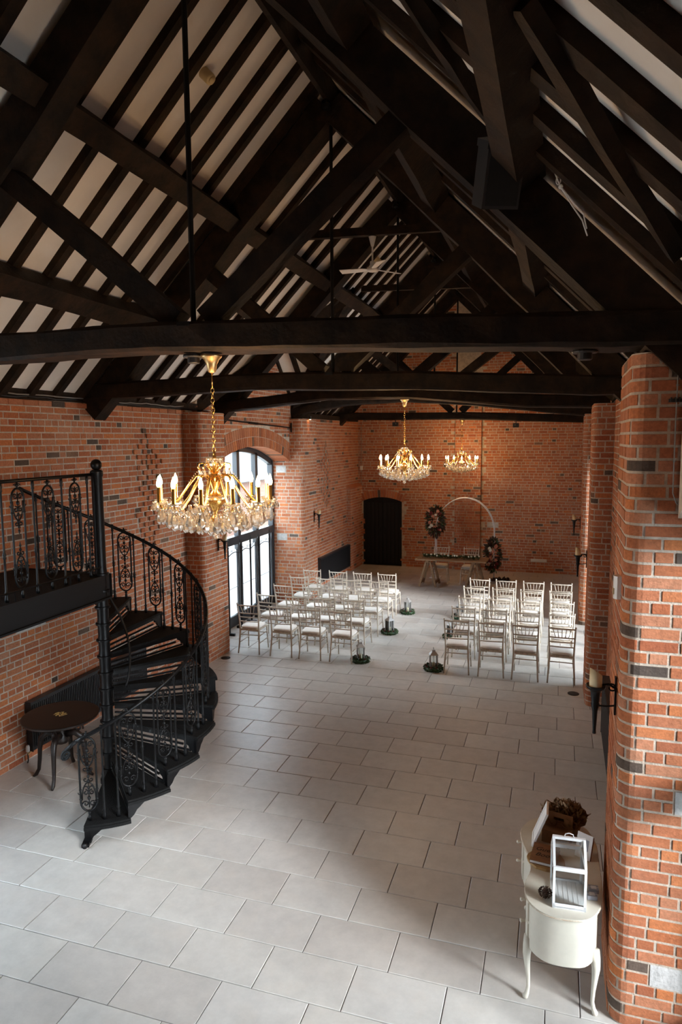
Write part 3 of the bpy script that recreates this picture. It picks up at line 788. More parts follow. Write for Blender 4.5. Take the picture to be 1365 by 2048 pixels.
# ------------------------------------------------------------------ trusses
TIE = {4.6: [(-6.4, 4.66), (-4.25, 4.65), (-3.1, 4.66), (-2.1, 4.635), (-1.0, 4.60), (.3, 4.54), (1.1, 4.53)],
       7.9: [(-6.35, 4.50), (-5.9, 4.55), (-3.62, 4.61), (-1.6, 4.56), (.34, 4.45), (1.1, 4.43)],
       11.4: [(-6.3, 4.46), (-5.3, 4.53), (-3.84, 4.67), (-2.4, 4.66), (-.5, 4.48), (1.2, 4.42)],
       15.0: [(-6.3, 4.50), (-5.8, 4.54), (-4.63, 4.74), (-3.3, 4.80), (-1.7, 4.68), (.47, 4.43), (1.2, 4.40)],
       18.5: [(-6.3, 4.52), (-2.5, 4.48), (1.2, 4.33)]}
TLAB = {4.6: 'foremost roof truss, tie beam over the spiral stair carrying the largest chandelier',
        7.9: 'second roof truss from the stair, bearing on a brick corbel',
        11.4: 'third roof truss with upcurved tie beam carrying the middle chandelier',
        15.0: 'fourth roof truss with strongly arched tie beam before the ceremony table',
        18.5: 'rearmost roof truss over the ceremony table carrying the smallest-looking chandelier'}
def truss(y):
    t = thing('roof_truss', TLAB[y], 'roof truss', (0, y, 0), group='dark oak roof trusses')
    pr = TIE[y]; m = MB(); rr = random.Random(int(y * 10))
    hgt = .21 if y < 5 else .20; wd = .30
    fine = []
    for i in range(len(pr) - 1):
        for k in range(4):
            f_ = k / 4; f2 = f_
            fine.append((pr[i][0] + (pr[i + 1][0] - pr[i][0]) * f_, pr[i][1] + (pr[i + 1][1] - pr[i][1]) * f2))
    fine.append(pr[-1])
    vs_ = []; fs = []; n = len(fine)
    for x, z in fine:
        jj = lambda: rr.uniform(-.007, .007)
        c_ = .025
        for yy, zz in ((-wd / 2, -hgt / 2 + c_), (-wd / 2 + c_, -hgt / 2), (wd / 2 - c_, -hgt / 2), (wd / 2, -hgt / 2 + c_), (wd / 2, hgt / 2 - c_), (wd / 2 - c_, hgt / 2), (-wd / 2 + c_, hgt / 2), (-wd / 2, hgt / 2 - c_)):
            vs_.append((x, yy + jj(), z + zz + jj()))
    for i in range(n - 1):
        o = i * 8
        for q in range(8): fs.append((o + q, o + (q + 1) % 8, o + 8 + (q + 1) % 8, o + 8 + q))
    fs += [tuple(reversed(range(8))), tuple((n - 1) * 8 + q for q in range(8))]
    m.add(vs_, fs).build('tie_beam', WOOD, t)
    mid = min(fine, key=lambda p: abs(p[0] - XR))[1] + hgt / 2
    for s_ in (-1, 1):
        pk = .30
        MB().bar((mx(s_, -6.05), 0, roofz(-6.05) - pk), (mx(s_, XR - .04), 0, roofz(XR - .04) - pk), .24, .30, up=(s_, 0, 1), n=8, jit=.012, rnd=rr).build('principal_rafter', WOOD, t)
        MB().bar((mx(s_, XR - .12), 0, mid + .02), (mx(s_, -4.24), 0, roofz(-4.24) - .38), .14, .17, up=(s_, 0, -1), n=4, jit=.007, rnd=rr).build('strut', WOOD, t)
    MB().tube([(XR, 0, mid - .03), (XR, 0, ZR - .2)], .021, 8).build('king_rod', IRON, t)
    MB().lathe([(.02, 0), (.055, .01), (.06, .04), (.05, .06), (.02, .07), (.018, .12), (.005, .13)], 10, (XR, -.17, ZR - .42)).build('rod_washer', IRON, t)
    MB().bar((XR, -.16, mid - .02), (XR, .16, mid - .02), .1, .03).build('stirrup_plate', IRON, t)
    return t
for y in TRUSS: truss(y)

# ------------------------------------------------------------------ spiral stair
AX, AY, RISE, STEP, A0, NT = -4.80, 6.28, .188, math.radians(19.5), math.radians(-65), 12
RT, RRAIL, HR = 1.23, 1.135, .93
def spiral(cx, cz, r, turns, sgn, n=14, ph=0):
    return [(cx + sgn * r * (1 - .8 * i / n) * math.cos(ph + turns * 2 * PI * i / n), 0, cz + r * (1 - .8 * i / n) * math.sin(ph + turns * 2 * PI * i / n)) for i in range(n + 1)]
def ornate_panel_mesh(h):
    """cast panel: stadium frame with mirrored scroll and fleur motifs, stem and foot"""
    m = MB(); w = .078; zb, zt = .20, h - .17
    arc = [(w * math.cos(t), 0, zt + w * 1.25 * math.sin(t)) for t in [PI * i / 10 for i in range(11)]]
    arb = [(-w * math.cos(t), 0, zb - w * 1.25 * math.sin(t)) for t in [PI * i / 10 for i in range(11)]]
    m.tube(arc + arb, .0105, 6, closed=True)
    m.tube([(0, 0, zt + w * 1.2), (0, 0, h - .01)], .010, 6)
    m.lathe([(.014, 0), (.017, .05), (.011, .06), (.016, .075), (.009, .09), (.009, zb - w * 1.25 - .0)], 8)
    for z in (zt + w * 1.25 + .03, zb - w * 1.25 - .02): m.ball((0, 0, z), .02, 8, 4, .7)
    for sx in (-1, 1):
        m.tube(spiral(sx * .022, zt + w * 1.25 + .03, .018, .9, sx, 8), .005, 5)
        for z in (zb + .03, zb + .13, zt - .13, zt - .03): m.ball((sx * w, 0, z), .015, 6, 4, .8)
        for z in (zb + .08, zt - .08): m.tube([(sx * w, 0, z), (sx * (w + .02), 0, z + .008), (sx * (w + .022), 0, z + .022)], .005, 5)
    for q, z0 in ((1, zb), (-1, zt)):
        # arch of the motif, scrolls, central cross and pointed finial
        m.tube([(.066 * math.cos(t), 0, z0 + q * (.02 + .185 * math.sin(t))) for t in [PI * i / 10 for i in range(11)]], .0075, 5)
        m.tube([(0, 0, z0 - q * .06), (0, 0, z0 + q * .32)], [.006, .0045], 5)
        for sx in (-1, 1):
            m.tube(spiral(sx * .032, z0 - q * .02, .032, 1.2, sx, 12, 0), .0068, 5)
            m.tube(spiral(sx * .029, z0 + q * .10, .030, 1.1, sx, 10, 1.5), .0068, 5)
            m.tube(spiral(sx * .027, z0 + q * .235, .024, 1.0, sx, 10, 3), .0065, 5)
            m.tube([(0, 0, z0 + q * .15), (sx * .025, 0, z0 + q * .165), (sx * .055, 0, z0 + q * .15)], [.007, .006, .004], 5)
        for z, r_ in ((.04, .018), (.10, .017), (.15, .015), (.215, .018), (.265, .014)): m.ball((0, 0, z0 + q * z), r_, 6, 4, 1.2)
        m.lathe([(.003, 0), (.012, .014), (.004, .04), (.001, .055)] if q > 0 else [(.001, -.055), (.004, -.04), (.012, -.014), (.003, 0)], 6, (0, 0, z0 + q * .29))
    return m.mesh('ornate_panel', IRON, True)
def baluster_mesh(h):
    return MB().lathe([(.019, 0), (.021, .03), (.015, .06), (.012, .075), (.019, .09), (.012, .105), (.011, .3), (.0105, .40), (.018, .415), (.013, .43), (.019, .445), (.013, .46),
                       (.010, .48), (.010, h - .10), (.017, h - .085), (.013, h - .07), (.017, h - .05), (.013, h - .01)], 8).mesh('baluster', IRON, True)
def tread_mesh():
    """sector tread with turned-down rim, pierced riser bracket and stepped end bracket"""
    m = MB(); n = 5; ri = .06; a1 = STEP * 1.05
    def ring(r, t): return (r * math.cos(t), r * math.sin(t))
    out = [ring(RT, a1 * i / n) for i in range(n + 1)]
    poly = [ring(ri, 0)] + out + [ring(ri, a1)]
    m.prism(poly, -.028, 0)
    m.prism([ring(RT - .02, a1 * i / n) for i in range(n + 1)] + [ring(RT + .012, a1 * i / n) for i in range(n, -1, -1)], -.05, -.02)
    return m.mesh('tread', IRONROUGH)
def riser_mesh():
    """open riser under the front edge: two rails and the stepped outer bracket"""
    m = MB()
    m.bar((.08, .02, -.05), (RT - .06, .02, -.05), .014, .045)
    m.bar((.08, .02, -.117), (RT - .20, .02, -.117), .014, .022)
    m.bar((.08, .02, -.172), (RT - .10, .02, -.172), .014, .022)
    pr = [(RT - .03, -.03), (RT - .03, -.19), (RT - .075, -.19), (RT - .085, -.165), (RT - .11, -.155), (RT - .125, -.12), (RT - .16, -.105), (RT - .18, -.075), (RT - .22, -.06), (RT - .25, -.03)]
    v = [(x, .008, z) for x, z in pr] + [(x, .032, z) for x, z in pr]; k = len(pr)
    m.add(v, [tuple(range(k)), tuple(range(2 * k - 1, k - 1, -1))] + [(i, k + i, k + (i + 1) % k, (i + 1) % k) for i in range(k)])
    return m.mesh('riser', IRON)
PANEL = ornate_panel_mesh(HR + .02); BALUS = baluster_mesh(HR); TREADM = tread_mesh(); RISERM = riser_mesh()
def side_bracket_mesh():
    """stepped ogee plate under the rim of a tread"""
    m = MB(); n = 6; pts = []
    prof = [.19, .19, .165, .12, .10, .075, .055]
    v = []; f = []
    for i in range(n + 1):
        t = STEP * .42 * i / n; z = -prof[i]
        for r_ in (RT - .03, RT - .012): v += [(r_ * math.cos(t), r_ * math.sin(t), -.03), (r_ * math.cos(t), r_ * math.sin(t), z)]
    for i in range(n):
        o = i * 4; q = o + 4
        f += [(o + 2, q + 2, q + 3, o + 3), (o, o + 1, q + 1, q), (o + 1, o + 3, q + 3, q + 1)]
    f += [(0, 2, 3, 1)]
    m.add(v, f); return m.mesh('bracket', IRON)
BRACK = side_bracket_mesh()
def stair():
    t = thing('spiral_staircase', 'black cast-iron spiral staircase with ornate scroll balustrade', 'staircase', (AX, AY, 0))
    col = MB(); prof = [(.11, .005), (.11, .05), (.075, .07)]
    for k in range(1, 14):
        z = RISE * k; prof += [(.062, z - .15 if k > 1 else .09), (.064, z - .03), (.085, z - .028), (.085, z - .008), (.068, z - .004)]
    prof += [(.06, 2.50), (.06, 3.50), (.07, 3.52), (.07, 3.56), (.05, 3.58)]
    cobj = col.lathe(prof, 16).build('column', IRON, t); smooth_by_angle(cobj, .6)
    MB().ball((0, 0, 3.635), .062, 14, 8).build('ball_finial', IRON, t, smooth=True)
    for k in range(1, NT + 1):
        a = A0 + STEP * (k - 1)
        tr = link('tread', TREADM, t, (0, 0, RISE * k), (0, 0, a))
        link('riser', RISERM, tr)
        link('bracket', BRACK, tr)
        for j, (fr_, nm, me) in enumerate(((.10, 'ornate_panel', PANEL), (.46, 'baluster', BALUS), (.80, 'baluster', BALUS))):
            th = a + STEP * fr_; lift = RISE * (fr_ - .35)
            o = link(nm, me, t, (RRAIL * math.cos(th), RRAIL * math.sin(th), RISE * k), (0, 0, th + PI / 2))
            o.scale.z = (HR + lift + .02) / (HR + .0)
    foot = MB()
    foot.box((RT - .04, .03, .09), (.06, .06, .18)); foot.box((RT - .02, .02, .015), (.16, .07, .03)); foot.ball((RT + .07, .02, .025), .028, 8, 5)
    foot.build('foot_bracket', IRON, t, rot=(0, 0, A0))
    pts = []; rz0 = RISE + HR - .02
    n = 90
    tot = STEP * NT * 1.03
    for i in range(n + 1):
        th = A0 - .05 + (tot + .05) * i / n
        pts.append((RRAIL * math.cos(th), RRAIL * math.sin(th), RISE * (th - A0) / STEP + RISE * .65 + HR - .02))
    h = MB()
    # volute at the lower end
    p0 = Vector(pts[0]); tn = (p0 - Vector(pts[2])).normalized(); vol = []
    for i in range(20, -1, -1):
        q = i / 20; an = -PI / 2 + 3.6 * PI * q; rr_ = .052 * (1 - .8 * q)
        vol.append(p0 + tn * (.11 + rr_ * math.cos(an)) + Vector((0, 0, -.085 + .0 - rr_ * math.sin(an) - .0)))
    lead = [p0 + tn * .04 + Vector((0, 0, -.012)), ]
    h.tube(pts, .021, 8).build('handrail', IRON, t, smooth=True)
    MB().tube([p0, p0 + tn * .06 + Vector((0, 0, -.02)), p0 + tn * .11 + Vector((0, 0, -.033))] + vol[::-1], [.021, .02, .018] + [.013] * 21, 8).build('rail_volute', GOLDDULL if False else STEEL, t, smooth=True)
    # inner rail down the newel
    ip = []
    for i in range(40):
        th = A0 + STEP * (3.2 + 8.2 * i / 39); ip.append((.27 * math.cos(th), .27 * math.sin(th), RISE * (th - A0) / STEP + .55 - .2 * (i / 39)))
    MB().tube(ip, .014, 8).build('inner_rail', IRON, t, smooth=True)
stair()

# landing and its balustrade, joined to the gallery under the camera
def landing():
    t = thing('stair_landing', 'black steel landing walkway with ornate railing at the stair head', 'landing', (0, 0, 0))
    ZL = 2.41; xa, xb = -6.02, -4.74
    MB().box(((xa + xb) / 2, (AY + .06 - .4) / 2 + .0, ZL - .014), (xb - xa - .03, AY + .06 + .4, .028)).build('deck', IRONROUGH, t)
    MB().box((xb - .006, (AY - .34) / 2, ZL - .13), (.012, AY + .46, .27)).build('fascia', STEEL, t)
    MB().box(((xa + xb) / 2, AY + .10, ZL - .13), (xb - xa, .012, .27)).build('fascia', STEEL, t)
    MB().box((xb + .012, (AY - .34) / 2, ZL - .255), (.04, AY + .46, .02)).build('fascia_flange', STEEL, t)
    xrail = -4.83; top = 3.53; y0 = 3.4; y1 = AY
    MB().tube([(xrail, y0, top), (xrail, y1, top)], .018, 8).build('handrail', IRON, t, smooth=True)
    MB().tube([(xb - .02, y0, ZL + .10), (xb - .02, y1 - .05, ZL + .10)], .009, 6).build('toe_rail', IRON, t)
    y = y1 - .13; k = 0
    pm = ornate_panel_mesh(top - ZL); bm = baluster_mesh(top - ZL)
    while y > y0:
        if k % 2: link('ornate_panel', pm, t, (xrail, y, ZL), (0, 0, PI / 2))
        else: link('baluster', bm, t, (xrail, y, ZL), (0, 0, 0))
        y -= .2; k += 1
    for k in range(4): MB().tube([(xb - .02, y1 - .55 - k * .75, ZL), (xb - .02, y1 - .55 - k * .75, ZL + .10)], .008, 6).build('toe_post', IRON, t)
landing()
m = MB().box(((-6.4 + .9) / 2, (YN - .35) / 2, 2.33), (7.0, -.35 - YN, .22))
struct('floor_gallery', m, BAREWOOD, 'timber gallery floor beneath the viewpoint', 'floor')

# ------------------------------------------------------------------ radiators
def radiator(name_label, loc, rz, L, h, z0):
    t = thing('radiator', name_label, 'radiator', loc, rz, group='black wall radiators')
    # local: x along the wall, -y towards the room
    m = MB(); n = int(L / .033)
    m.box((L / 2, -.10, z0 + h / 2), (L, .012, h - .02))
    body = m.build('front_panel', RADI, t)
    ribs = MB()
    for i in range(n):
        ribs.box((.02 + (L - .04) * (i + .5) / n, -.109, z0 + h / 2), (.015, .010, h - .09))
    ribs.build('ribs', RADI, body, kind='stuff')
    MB().box((L / 2, -.045, z0 + h / 2), (L, .012, h - .02)).build('back_panel', RADI, t)
    m = MB()
    m.box((L / 2, -.072, z0 + h - .006), (L + .01, .084, .012)); m.build('top_grille', RADI, t)
    for x in (-.003, L + .003): MB().box((x, -.072, z0 + h / 2), (.006, .086, h)).build('side_panel', RADI, t)
    MB().lathe([(.022, 0), (.024, .05), (.018, .075), (.010, .08)], 10, (-.05, -.072, z0 + .02)).build('thermostatic_valve', PLASTIC, t, smooth=True)
    MB().tube([(-.05, -.072, z0 + .03), (-.05, -.072, z0 - .02), (.0, -.072, z0 + .0)], .010, 8).build('valve_body', GOLDDULL, t)
    MB().tube([(-.05, -.072, z0 + .0), (-.05, -.072, .035), (-.05, -.06, .004)], .008, 6).build('pipe', IRON, t)
    for x in (.25, L - .25): MB().box((x, -.02, z0 + h * .6), (.04, .045, .2)).build('wall_bracket', RADI, t)
ang = math.atan(.0215)
radiator('long black ribbed radiator behind the round mahogany table', (xl(6.42) + .002, 6.42, 0), PI / 2 - ang, 2.35, .62, .13)
radiator('black radiator low on the wall beyond the glazed bay', (xl(16.45) + .002, 16.45, 0), PI / 2 - ang, 2.45, .66, .15)
radiator('black radiator edge-on behind the near pillar sconce', (xr(8.95) - .002, 8.95, 0), -PI / 2 - math.atan(.0085), 1.5, .75, .14)

# ------------------------------------------------------------------ round table
def round_table():
    t = thing('round_table', 'round mahogany tripod table with scroll knees in front of the radiator', 'table', (-5.40, 6.22, 0), .3)
    tp = MB().lathe([(.36, .715), (.41, .72), (.425, .735), (.425, .748), (.415, .755), (.38, .757), (.001, .757)], 48).build('table_top', TABLEW, t); smooth_by_angle(tp, .5)
    m = MB()
    for k in range(7):
        a = k * .9; m.tube([(.02 * math.cos(a), .02 * math.sin(a), .758), (.06 * math.cos(a + .4), .06 * math.sin(a + .4), .758), (.08 * math.cos(a + .9), .05 * math.sin(a + .9), .758)], [.007, .005, .002], 4)
    m.build('inlay_motif', INLAY, tp)
    MB().lathe([(.07, .42), (.085, .46), (.05, .52), (.045, .60), (.075, .66), (.16, .70), (.17, .716)], 20).build('pedestal', TABLEW, t, smooth=True)
    for k in range(4):
        a = PI / 4 + k * PI / 2 - .3 - .45; ca, sa = math.cos(a), math.sin(a)
        pr = [(.06, .52), (.16, .545), (.235, .48), (.255, .36), (.265, .22), (.28, .10), (.315, .035), (.345, .015)]
        lg = MB().tube([(r_ * ca, r_ * sa, z) for r_, z in pr], [.04, .042, .036, .028, .024, .021, .022, .014], 8).build('leg', TABLEW, t, smooth=True)
        sp = [((.20 + .055 * (1 - q / 16 * .85) * math.cos(-.4 + q * .62)) * ca, (.20 + .055 * (1 - q / 16 * .85) * math.cos(-.4 + q * .62)) * sa, .60 + .055 * (1 - q / 16 * .85) * math.sin(-.4 + q * .62)) for q in range(17)]
        MB().tube(sp, .011, 6).build('scroll', TABLEW, lg, smooth=True)
round_table()

# ------------------------------------------------------------------ chairs
def chair_proto():
    t = thing('ballroom_chair', 'x', 'chair')
    def post(sx):
        pts = [(sx * .205, -.245, .004), (sx * .195, -.215, .18), (sx * .185, -.195, .36), (sx * .183, -.193, .46), (sx * .188, -.205, .62), (sx * .196, -.235, .80), (sx * .202, -.265, .935)]
        m = MB().tube(pts, [.0125, .0145, .0165, .0165, .0155, .0145, .012], 8); m.ball((sx * .2025, -.266, .937), .014, 8, 4)
        return m
    for sx in (-1, 1): post(sx).build('back_post', CHAIR, t, smooth=True)
    for sx in (-1, 1): MB().tube([(sx * .20, .215, .004), (sx * .192, .198, .22), (sx * .186, .185, .44)], [.0115, .014, .016], 8).build('front_leg', CHAIR, t, smooth=True)
    def back(z): # x half width and y of the back plane at height z
        f = [( .46, .183, -.193), (.62, .188, -.205), (.80, .196, -.235), (.935, .202, -.265)]
        for (a, xa, ya), (b, xb, yb) in zip(f, f[1:]):
            if z <= b: q = (z - a) / (b - a); return xa + (xb - xa) * q, ya + (yb - ya) * q
        return f[-1][1:]
    for z, r_ in ((.905, .0125), (.755, .011), (.68, .010), (.60, .010)):
        x, y = back(z); MB().tube([(-x, y, z), (-x / 2, y - .012, z), (0, y - .016, z), (x / 2, y - .012, z), (x, y, z)], r_, 6).build('top_rail' if z > .9 else 'back_rail', CHAIR, t, smooth=True)
    xa, ya = back(.905); xb, yb = back(.755)
    for k in range(5):
        u = (k - 2) / 2
        MB().tube([(u * .098, yb - .013, .755), (u * .135, ya - .013, .905)], .0068, 5).build('spindle', CHAIR, t, smooth=True)
    seat = MB(); poly = [(-.185, -.195), (.185, -.195), (.195, .17), (.18, .20), (-.18, .20), (-.195, .17)]
    seat.prism(poly, .425, .455); seat.build('seat', CHAIR, t)
    c = MB(); n = 20
    prof = [(.80, .455), (.97, .462), (1.0, .478), (.97, .495), (.82, .506), (.45, .514), (.001, .516)]
    vs_ = []; fs = []
    for s_, z in prof:
        for k in range(n):
            a = 2 * PI * k / n; ca, sa = math.cos(a), math.sin(a)
            rx = abs(ca) ** .45 * (1 if ca >= 0 else -1); ry = abs(sa) ** .45 * (1 if sa >= 0 else -1)
            vs_.append((rx * .192 * s_, ry * .197 * s_ + .004, z))
    for i in range(len(prof) - 1):
        for k in range(n): fs.append((i * n + k, i * n + (k + 1) % n, (i + 1) * n + (k + 1) % n, (i + 1) * n + k))
    fs.append(tuple(reversed(range(n)))); c.add(vs_, fs); c.build('cushion', CUSH, t, smooth=True)
    for z, (a, b_) in ((.345, ((-.186, -.197), (.186, -.197))), (.30, ((-.19, .19), (.19, .19)))):
        MB().tube([(a[0], a[1], z), (b_[0], b_[1], z)], .0085, 6).build('stretcher', CHAIR, t, smooth=True)
    for sx in (-1, 1):
        for z in (.33, .20): MB().tube([(sx * .19, -.205, z), (sx * .19, .195, z)], .0085, 6).build('stretcher', CHAIR, t, smooth=True)
    return t
proto = chair_proto(); first = [True]
def put_chair(x, y, rz, label, group):
    if first[0]: o = proto; first[0] = False
    else: o = copy_tree(proto)
    o.location = (x, y, 0); o.rotation_euler = (0, 0, rz); o['label'] = label; o['group'] = group
ORD = ['first', 'second', 'third', 'fourth', 'fifth']
LX = [-5.27, -4.66, -4.09, -3.50]; RX = [-1.50, -.95, -.41, .145]
for r_ in range(5):
    y = [10.95, 11.80, 12.66, 13.53, 14.34][r_] + .265
    for k in range(4):
        put_chair(LX[k] + R.uniform(-.015, .015), y + R.uniform(-.02, .02), R.uniform(-.05, .05), 'limewashed chair, window-side block, %s row from the wedding table, %s seat from aisle' % (ORD[4 - r_], ORD[3 - k]), 'ceremony chairs in the window-side block')
        put_chair(RX[k] + R.uniform(-.012, .012), y - .01 + R.uniform(-.02, .02), R.uniform(-.05, .05), 'limewashed chair, pillar-side block, %s row from the wedding table, %s seat from aisle' % (ORD[4 - r_], ORD[k]), 'ceremony chairs in the pillar-side block')
put_chair(-2.93, 18.12, PI + .06, 'white spindle chair behind the trestle table, on the black door side', 'couple chairs at the trestle table')
put_chair(-2.16, 18.12, PI - .08, 'white spindle chair behind the trestle table, on the flower-foot side', 'couple chairs at the trestle table')

# ------------------------------------------------------------------ flowers and foliage helpers
def leaf_geo(m, p, d, L, w, rnd):
    d = Vector(d).normalized(); up = Vector((rnd.uniform(-1, 1), rnd.uniform(-1, 1), rnd.uniform(-1, 1))); s_ = d.cross(up)
    if s_.length < 1e-3: s_ = d.cross(Vector((1, 0, 0)))
    s_.normalize(); nn = s_.cross(d); p = Vector(p)
    m.add([p, p + d * L * .45 + s_ * w + nn * w * .3, p + d * L, p + d * L * .45 - s_ * w + nn * w * .3, p + d * L * .5 - nn * w * .2], [(0, 1, 4), (1, 2, 4), (2, 3, 4), (3, 0, 4)])
def bloom_mesh(r, material):
    m = MB(); rnd = random.Random(5)
    m.ball((0, 0, 0), r * .55, 8, 5)
    for k in range(14):
        a = k * 2.4; e = .2 + .8 * (k / 14)
        c = Vector((math.cos(a) * r * .5 * e, math.sin(a) * r * .5 * e, r * (.35 - .55 * e)))
        d = Vector((math.cos(a) * e, math.sin(a) * e, .9 - .6 * e)).normalized()
        s_ = d.cross(Vector((math.cos(a), math.sin(a), 0)).normalized()); s_ = Vector((-math.sin(a), math.cos(a), 0))
        m.add([c - s_ * r * .25, c + s_ * r * .25, c + s_ * r * .34 + d * r * .55, c - s_ * r * .34 + d * r * .55, c + d * r * .72], [(0, 1, 2, 4, 3)])
    return m.mesh('bloom', material)
BLW, BLP, BLR = bloom_mesh(.036, ROSEW), bloom_mesh(.036, ROSEP), bloom_mesh(.036, ROSER)

# trestle table with garland
def trestle():
    y = 17.62
    t = thing('trestle_table', 'rustic wooden trestle table dressed with a leafy garland', 'table', (-2.55, y, 0), -.02)
    for k in range(4): MB().box((0, -.27 + k * .18, .745), (1.84, .174, .035)).build('plank', BAREWOOD, t)
    for sx in (-1, 1):
        tr = MB(); tr.bar((sx * .60, -.30, .70), (sx * .60, .30, .70), .07, .06); tr.build('cross_bearer', BAREWOOD, t)
        for sy in (-1, 1):
            MB().bar((sx * .60 - .05 * 1, sy * .20, .69), (sx * .60 - .22, sy * .27, .02), .05, .05, up=(1, 0, 0)).build('leg', BAREWOOD, t)
            MB().bar((sx * .60 + .05 * 1, sy * .20, .69), (sx * .60 + .22, sy * .27, .02), .05, .05, up=(1, 0, 0)).build('leg', BAREWOOD, t)
        for s2 in (-1, 1): MB().bar((sx * .60 + s2 * .19, -.28, .12), (sx * .60 + s2 * .19, .28, .12), .035, .06).build('foot_rail', BAREWOOD, t)
    g = thing('garland', 'green leaf garland with white roses along the trestle table', 'garland', (-2.55, y - .06, .764), -.02)
    m = MB(); rnd = random.Random(9)
    for k in range(700):
        x = rnd.uniform(-.76, .72); a = rnd.uniform(0, PI); rr = rnd.uniform(0, .09)
        leaf_geo(m, (x, rr * math.cos(a) * 1.2, .02 + rr * math.sin(a) * .55), (rnd.uniform(-1, 1), math.cos(a) * 1.5, math.sin(a) * .8), rnd.uniform(.05, .085), .014, rnd)
    m.build('foliage', LEAF, g, kind='stuff')
    for k in range(17):
        x = -.72 + 1.42 * k / 16 + rnd.uniform(-.03, .03)
        link('rose', BLW, g, (x, rnd.uniform(-.09, .04), .075 + rnd.uniform(-.01, .02)), (rnd.uniform(.3, .9), 0, rnd.uniform(0, 6)))
trestle()

# wedding arch with two flower clusters
def wed_arch():
    y = 18.75
    t = thing('wedding_arch', 'white metal ceremony arch standing before the far wall', 'arch', (-2.37, y, 0))
    W, HT = .80, 2.26
    for dy in (-.10, .10):
        pts = [(-W, dy, .01), (-W, dy, .6), (-W, dy, 1.15)]
        for i in range(1, 25):
            a = PI - PI * i / 25; pts.append((W * math.cos(a), dy, 1.32 + (HT - 1.32) * math.sin(a)))
        pts += [(W, dy, 1.15), (W, dy, .6), (W, dy, .01)]
        MB().tube(pts, .013, 8).build('hoop', WHITEMET, t, smooth=True)
    for k in range(9):
        a = PI * k / 8; MB().tube([(W * math.cos(a), -.1, 1.32 + (HT - 1.32) * math.sin(a)), (W * math.cos(a), .1, 1.32 + (HT - 1.32) * math.sin(a))], .008, 6).build('rung', WHITEMET, t)
    for sx in (-1, 1):
        MB().box((sx * W, 0, .012), (.30, .34, .024)).build('base_plate', WHITEMET, t)
        for z in (.45, .85): MB().tube([(sx * W, -.1, z), (sx * W, .1, z)], .008, 6).build('rung', WHITEMET, t)
    def cluster(c, hx, hz, n, label, seed):
        g = thing('flower_cluster', label, 'flowers', c, group='burgundy flower clusters on the white arch'); rnd = random.Random(seed)
        for mt, cnt in ((LEAF, n // 2), (LEAFRED, n)):
            m = MB()
            for k in range(cnt):
                d = Vector((rnd.gauss(0, 1), rnd.gauss(0, .7), rnd.gauss(0, 1))).normalized(); q = rnd.uniform(.2, 1) ** .5
                p = Vector((d.x * hx * q, d.y * .16 * q, d.z * hz * q))
                leaf_geo(m, p, d + Vector((0, 0, -.3)), rnd.uniform(.07, .12), .024, rnd)
            m.build('green_foliage' if mt is LEAF else 'burgundy_foliage', mt, g, kind='stuff')
        for k in range(16):
            x = rnd.uniform(-.7, .7) * hx; z = rnd.uniform(-.75, .75) * hz
            o = link('rose', (BLW, BLP, BLR, BLP)[k % 4], g, (x, -.15 + rnd.uniform(-.03, .03), z), (PI / 2 * .85, 0, rnd.uniform(-.3, .3)))
            s_ = rnd.uniform(1.0, 1.35); o.scale = (s_, s_, s_)
    cluster((-3.16, y - .20, 1.62), .24, .42, 420, 'burgundy and blush rose cluster high on the white arch shoulder', 3)
    cluster((-1.59, y - .22, .74), .20, .46, 380, 'burgundy and cream flower column at the foot of the white arch', 4)
    f = thing('fallen_flowers', 'loose dark foliage lying on the floor by the arch foot', 'flowers', (-1.38, y - .15, 0)); m = MB(); rnd = random.Random(8)
    for k in range(160): leaf_geo(m, (rnd.uniform(-.22, .22), rnd.uniform(-.1, .1), rnd.uniform(.015, .09)), (rnd.uniform(-1, 1), rnd.uniform(-1, 1), rnd.uniform(.0, .5)), .09, .025, rnd)
    m.build('foliage', LEAFRED, f, kind='stuff')
wed_arch()

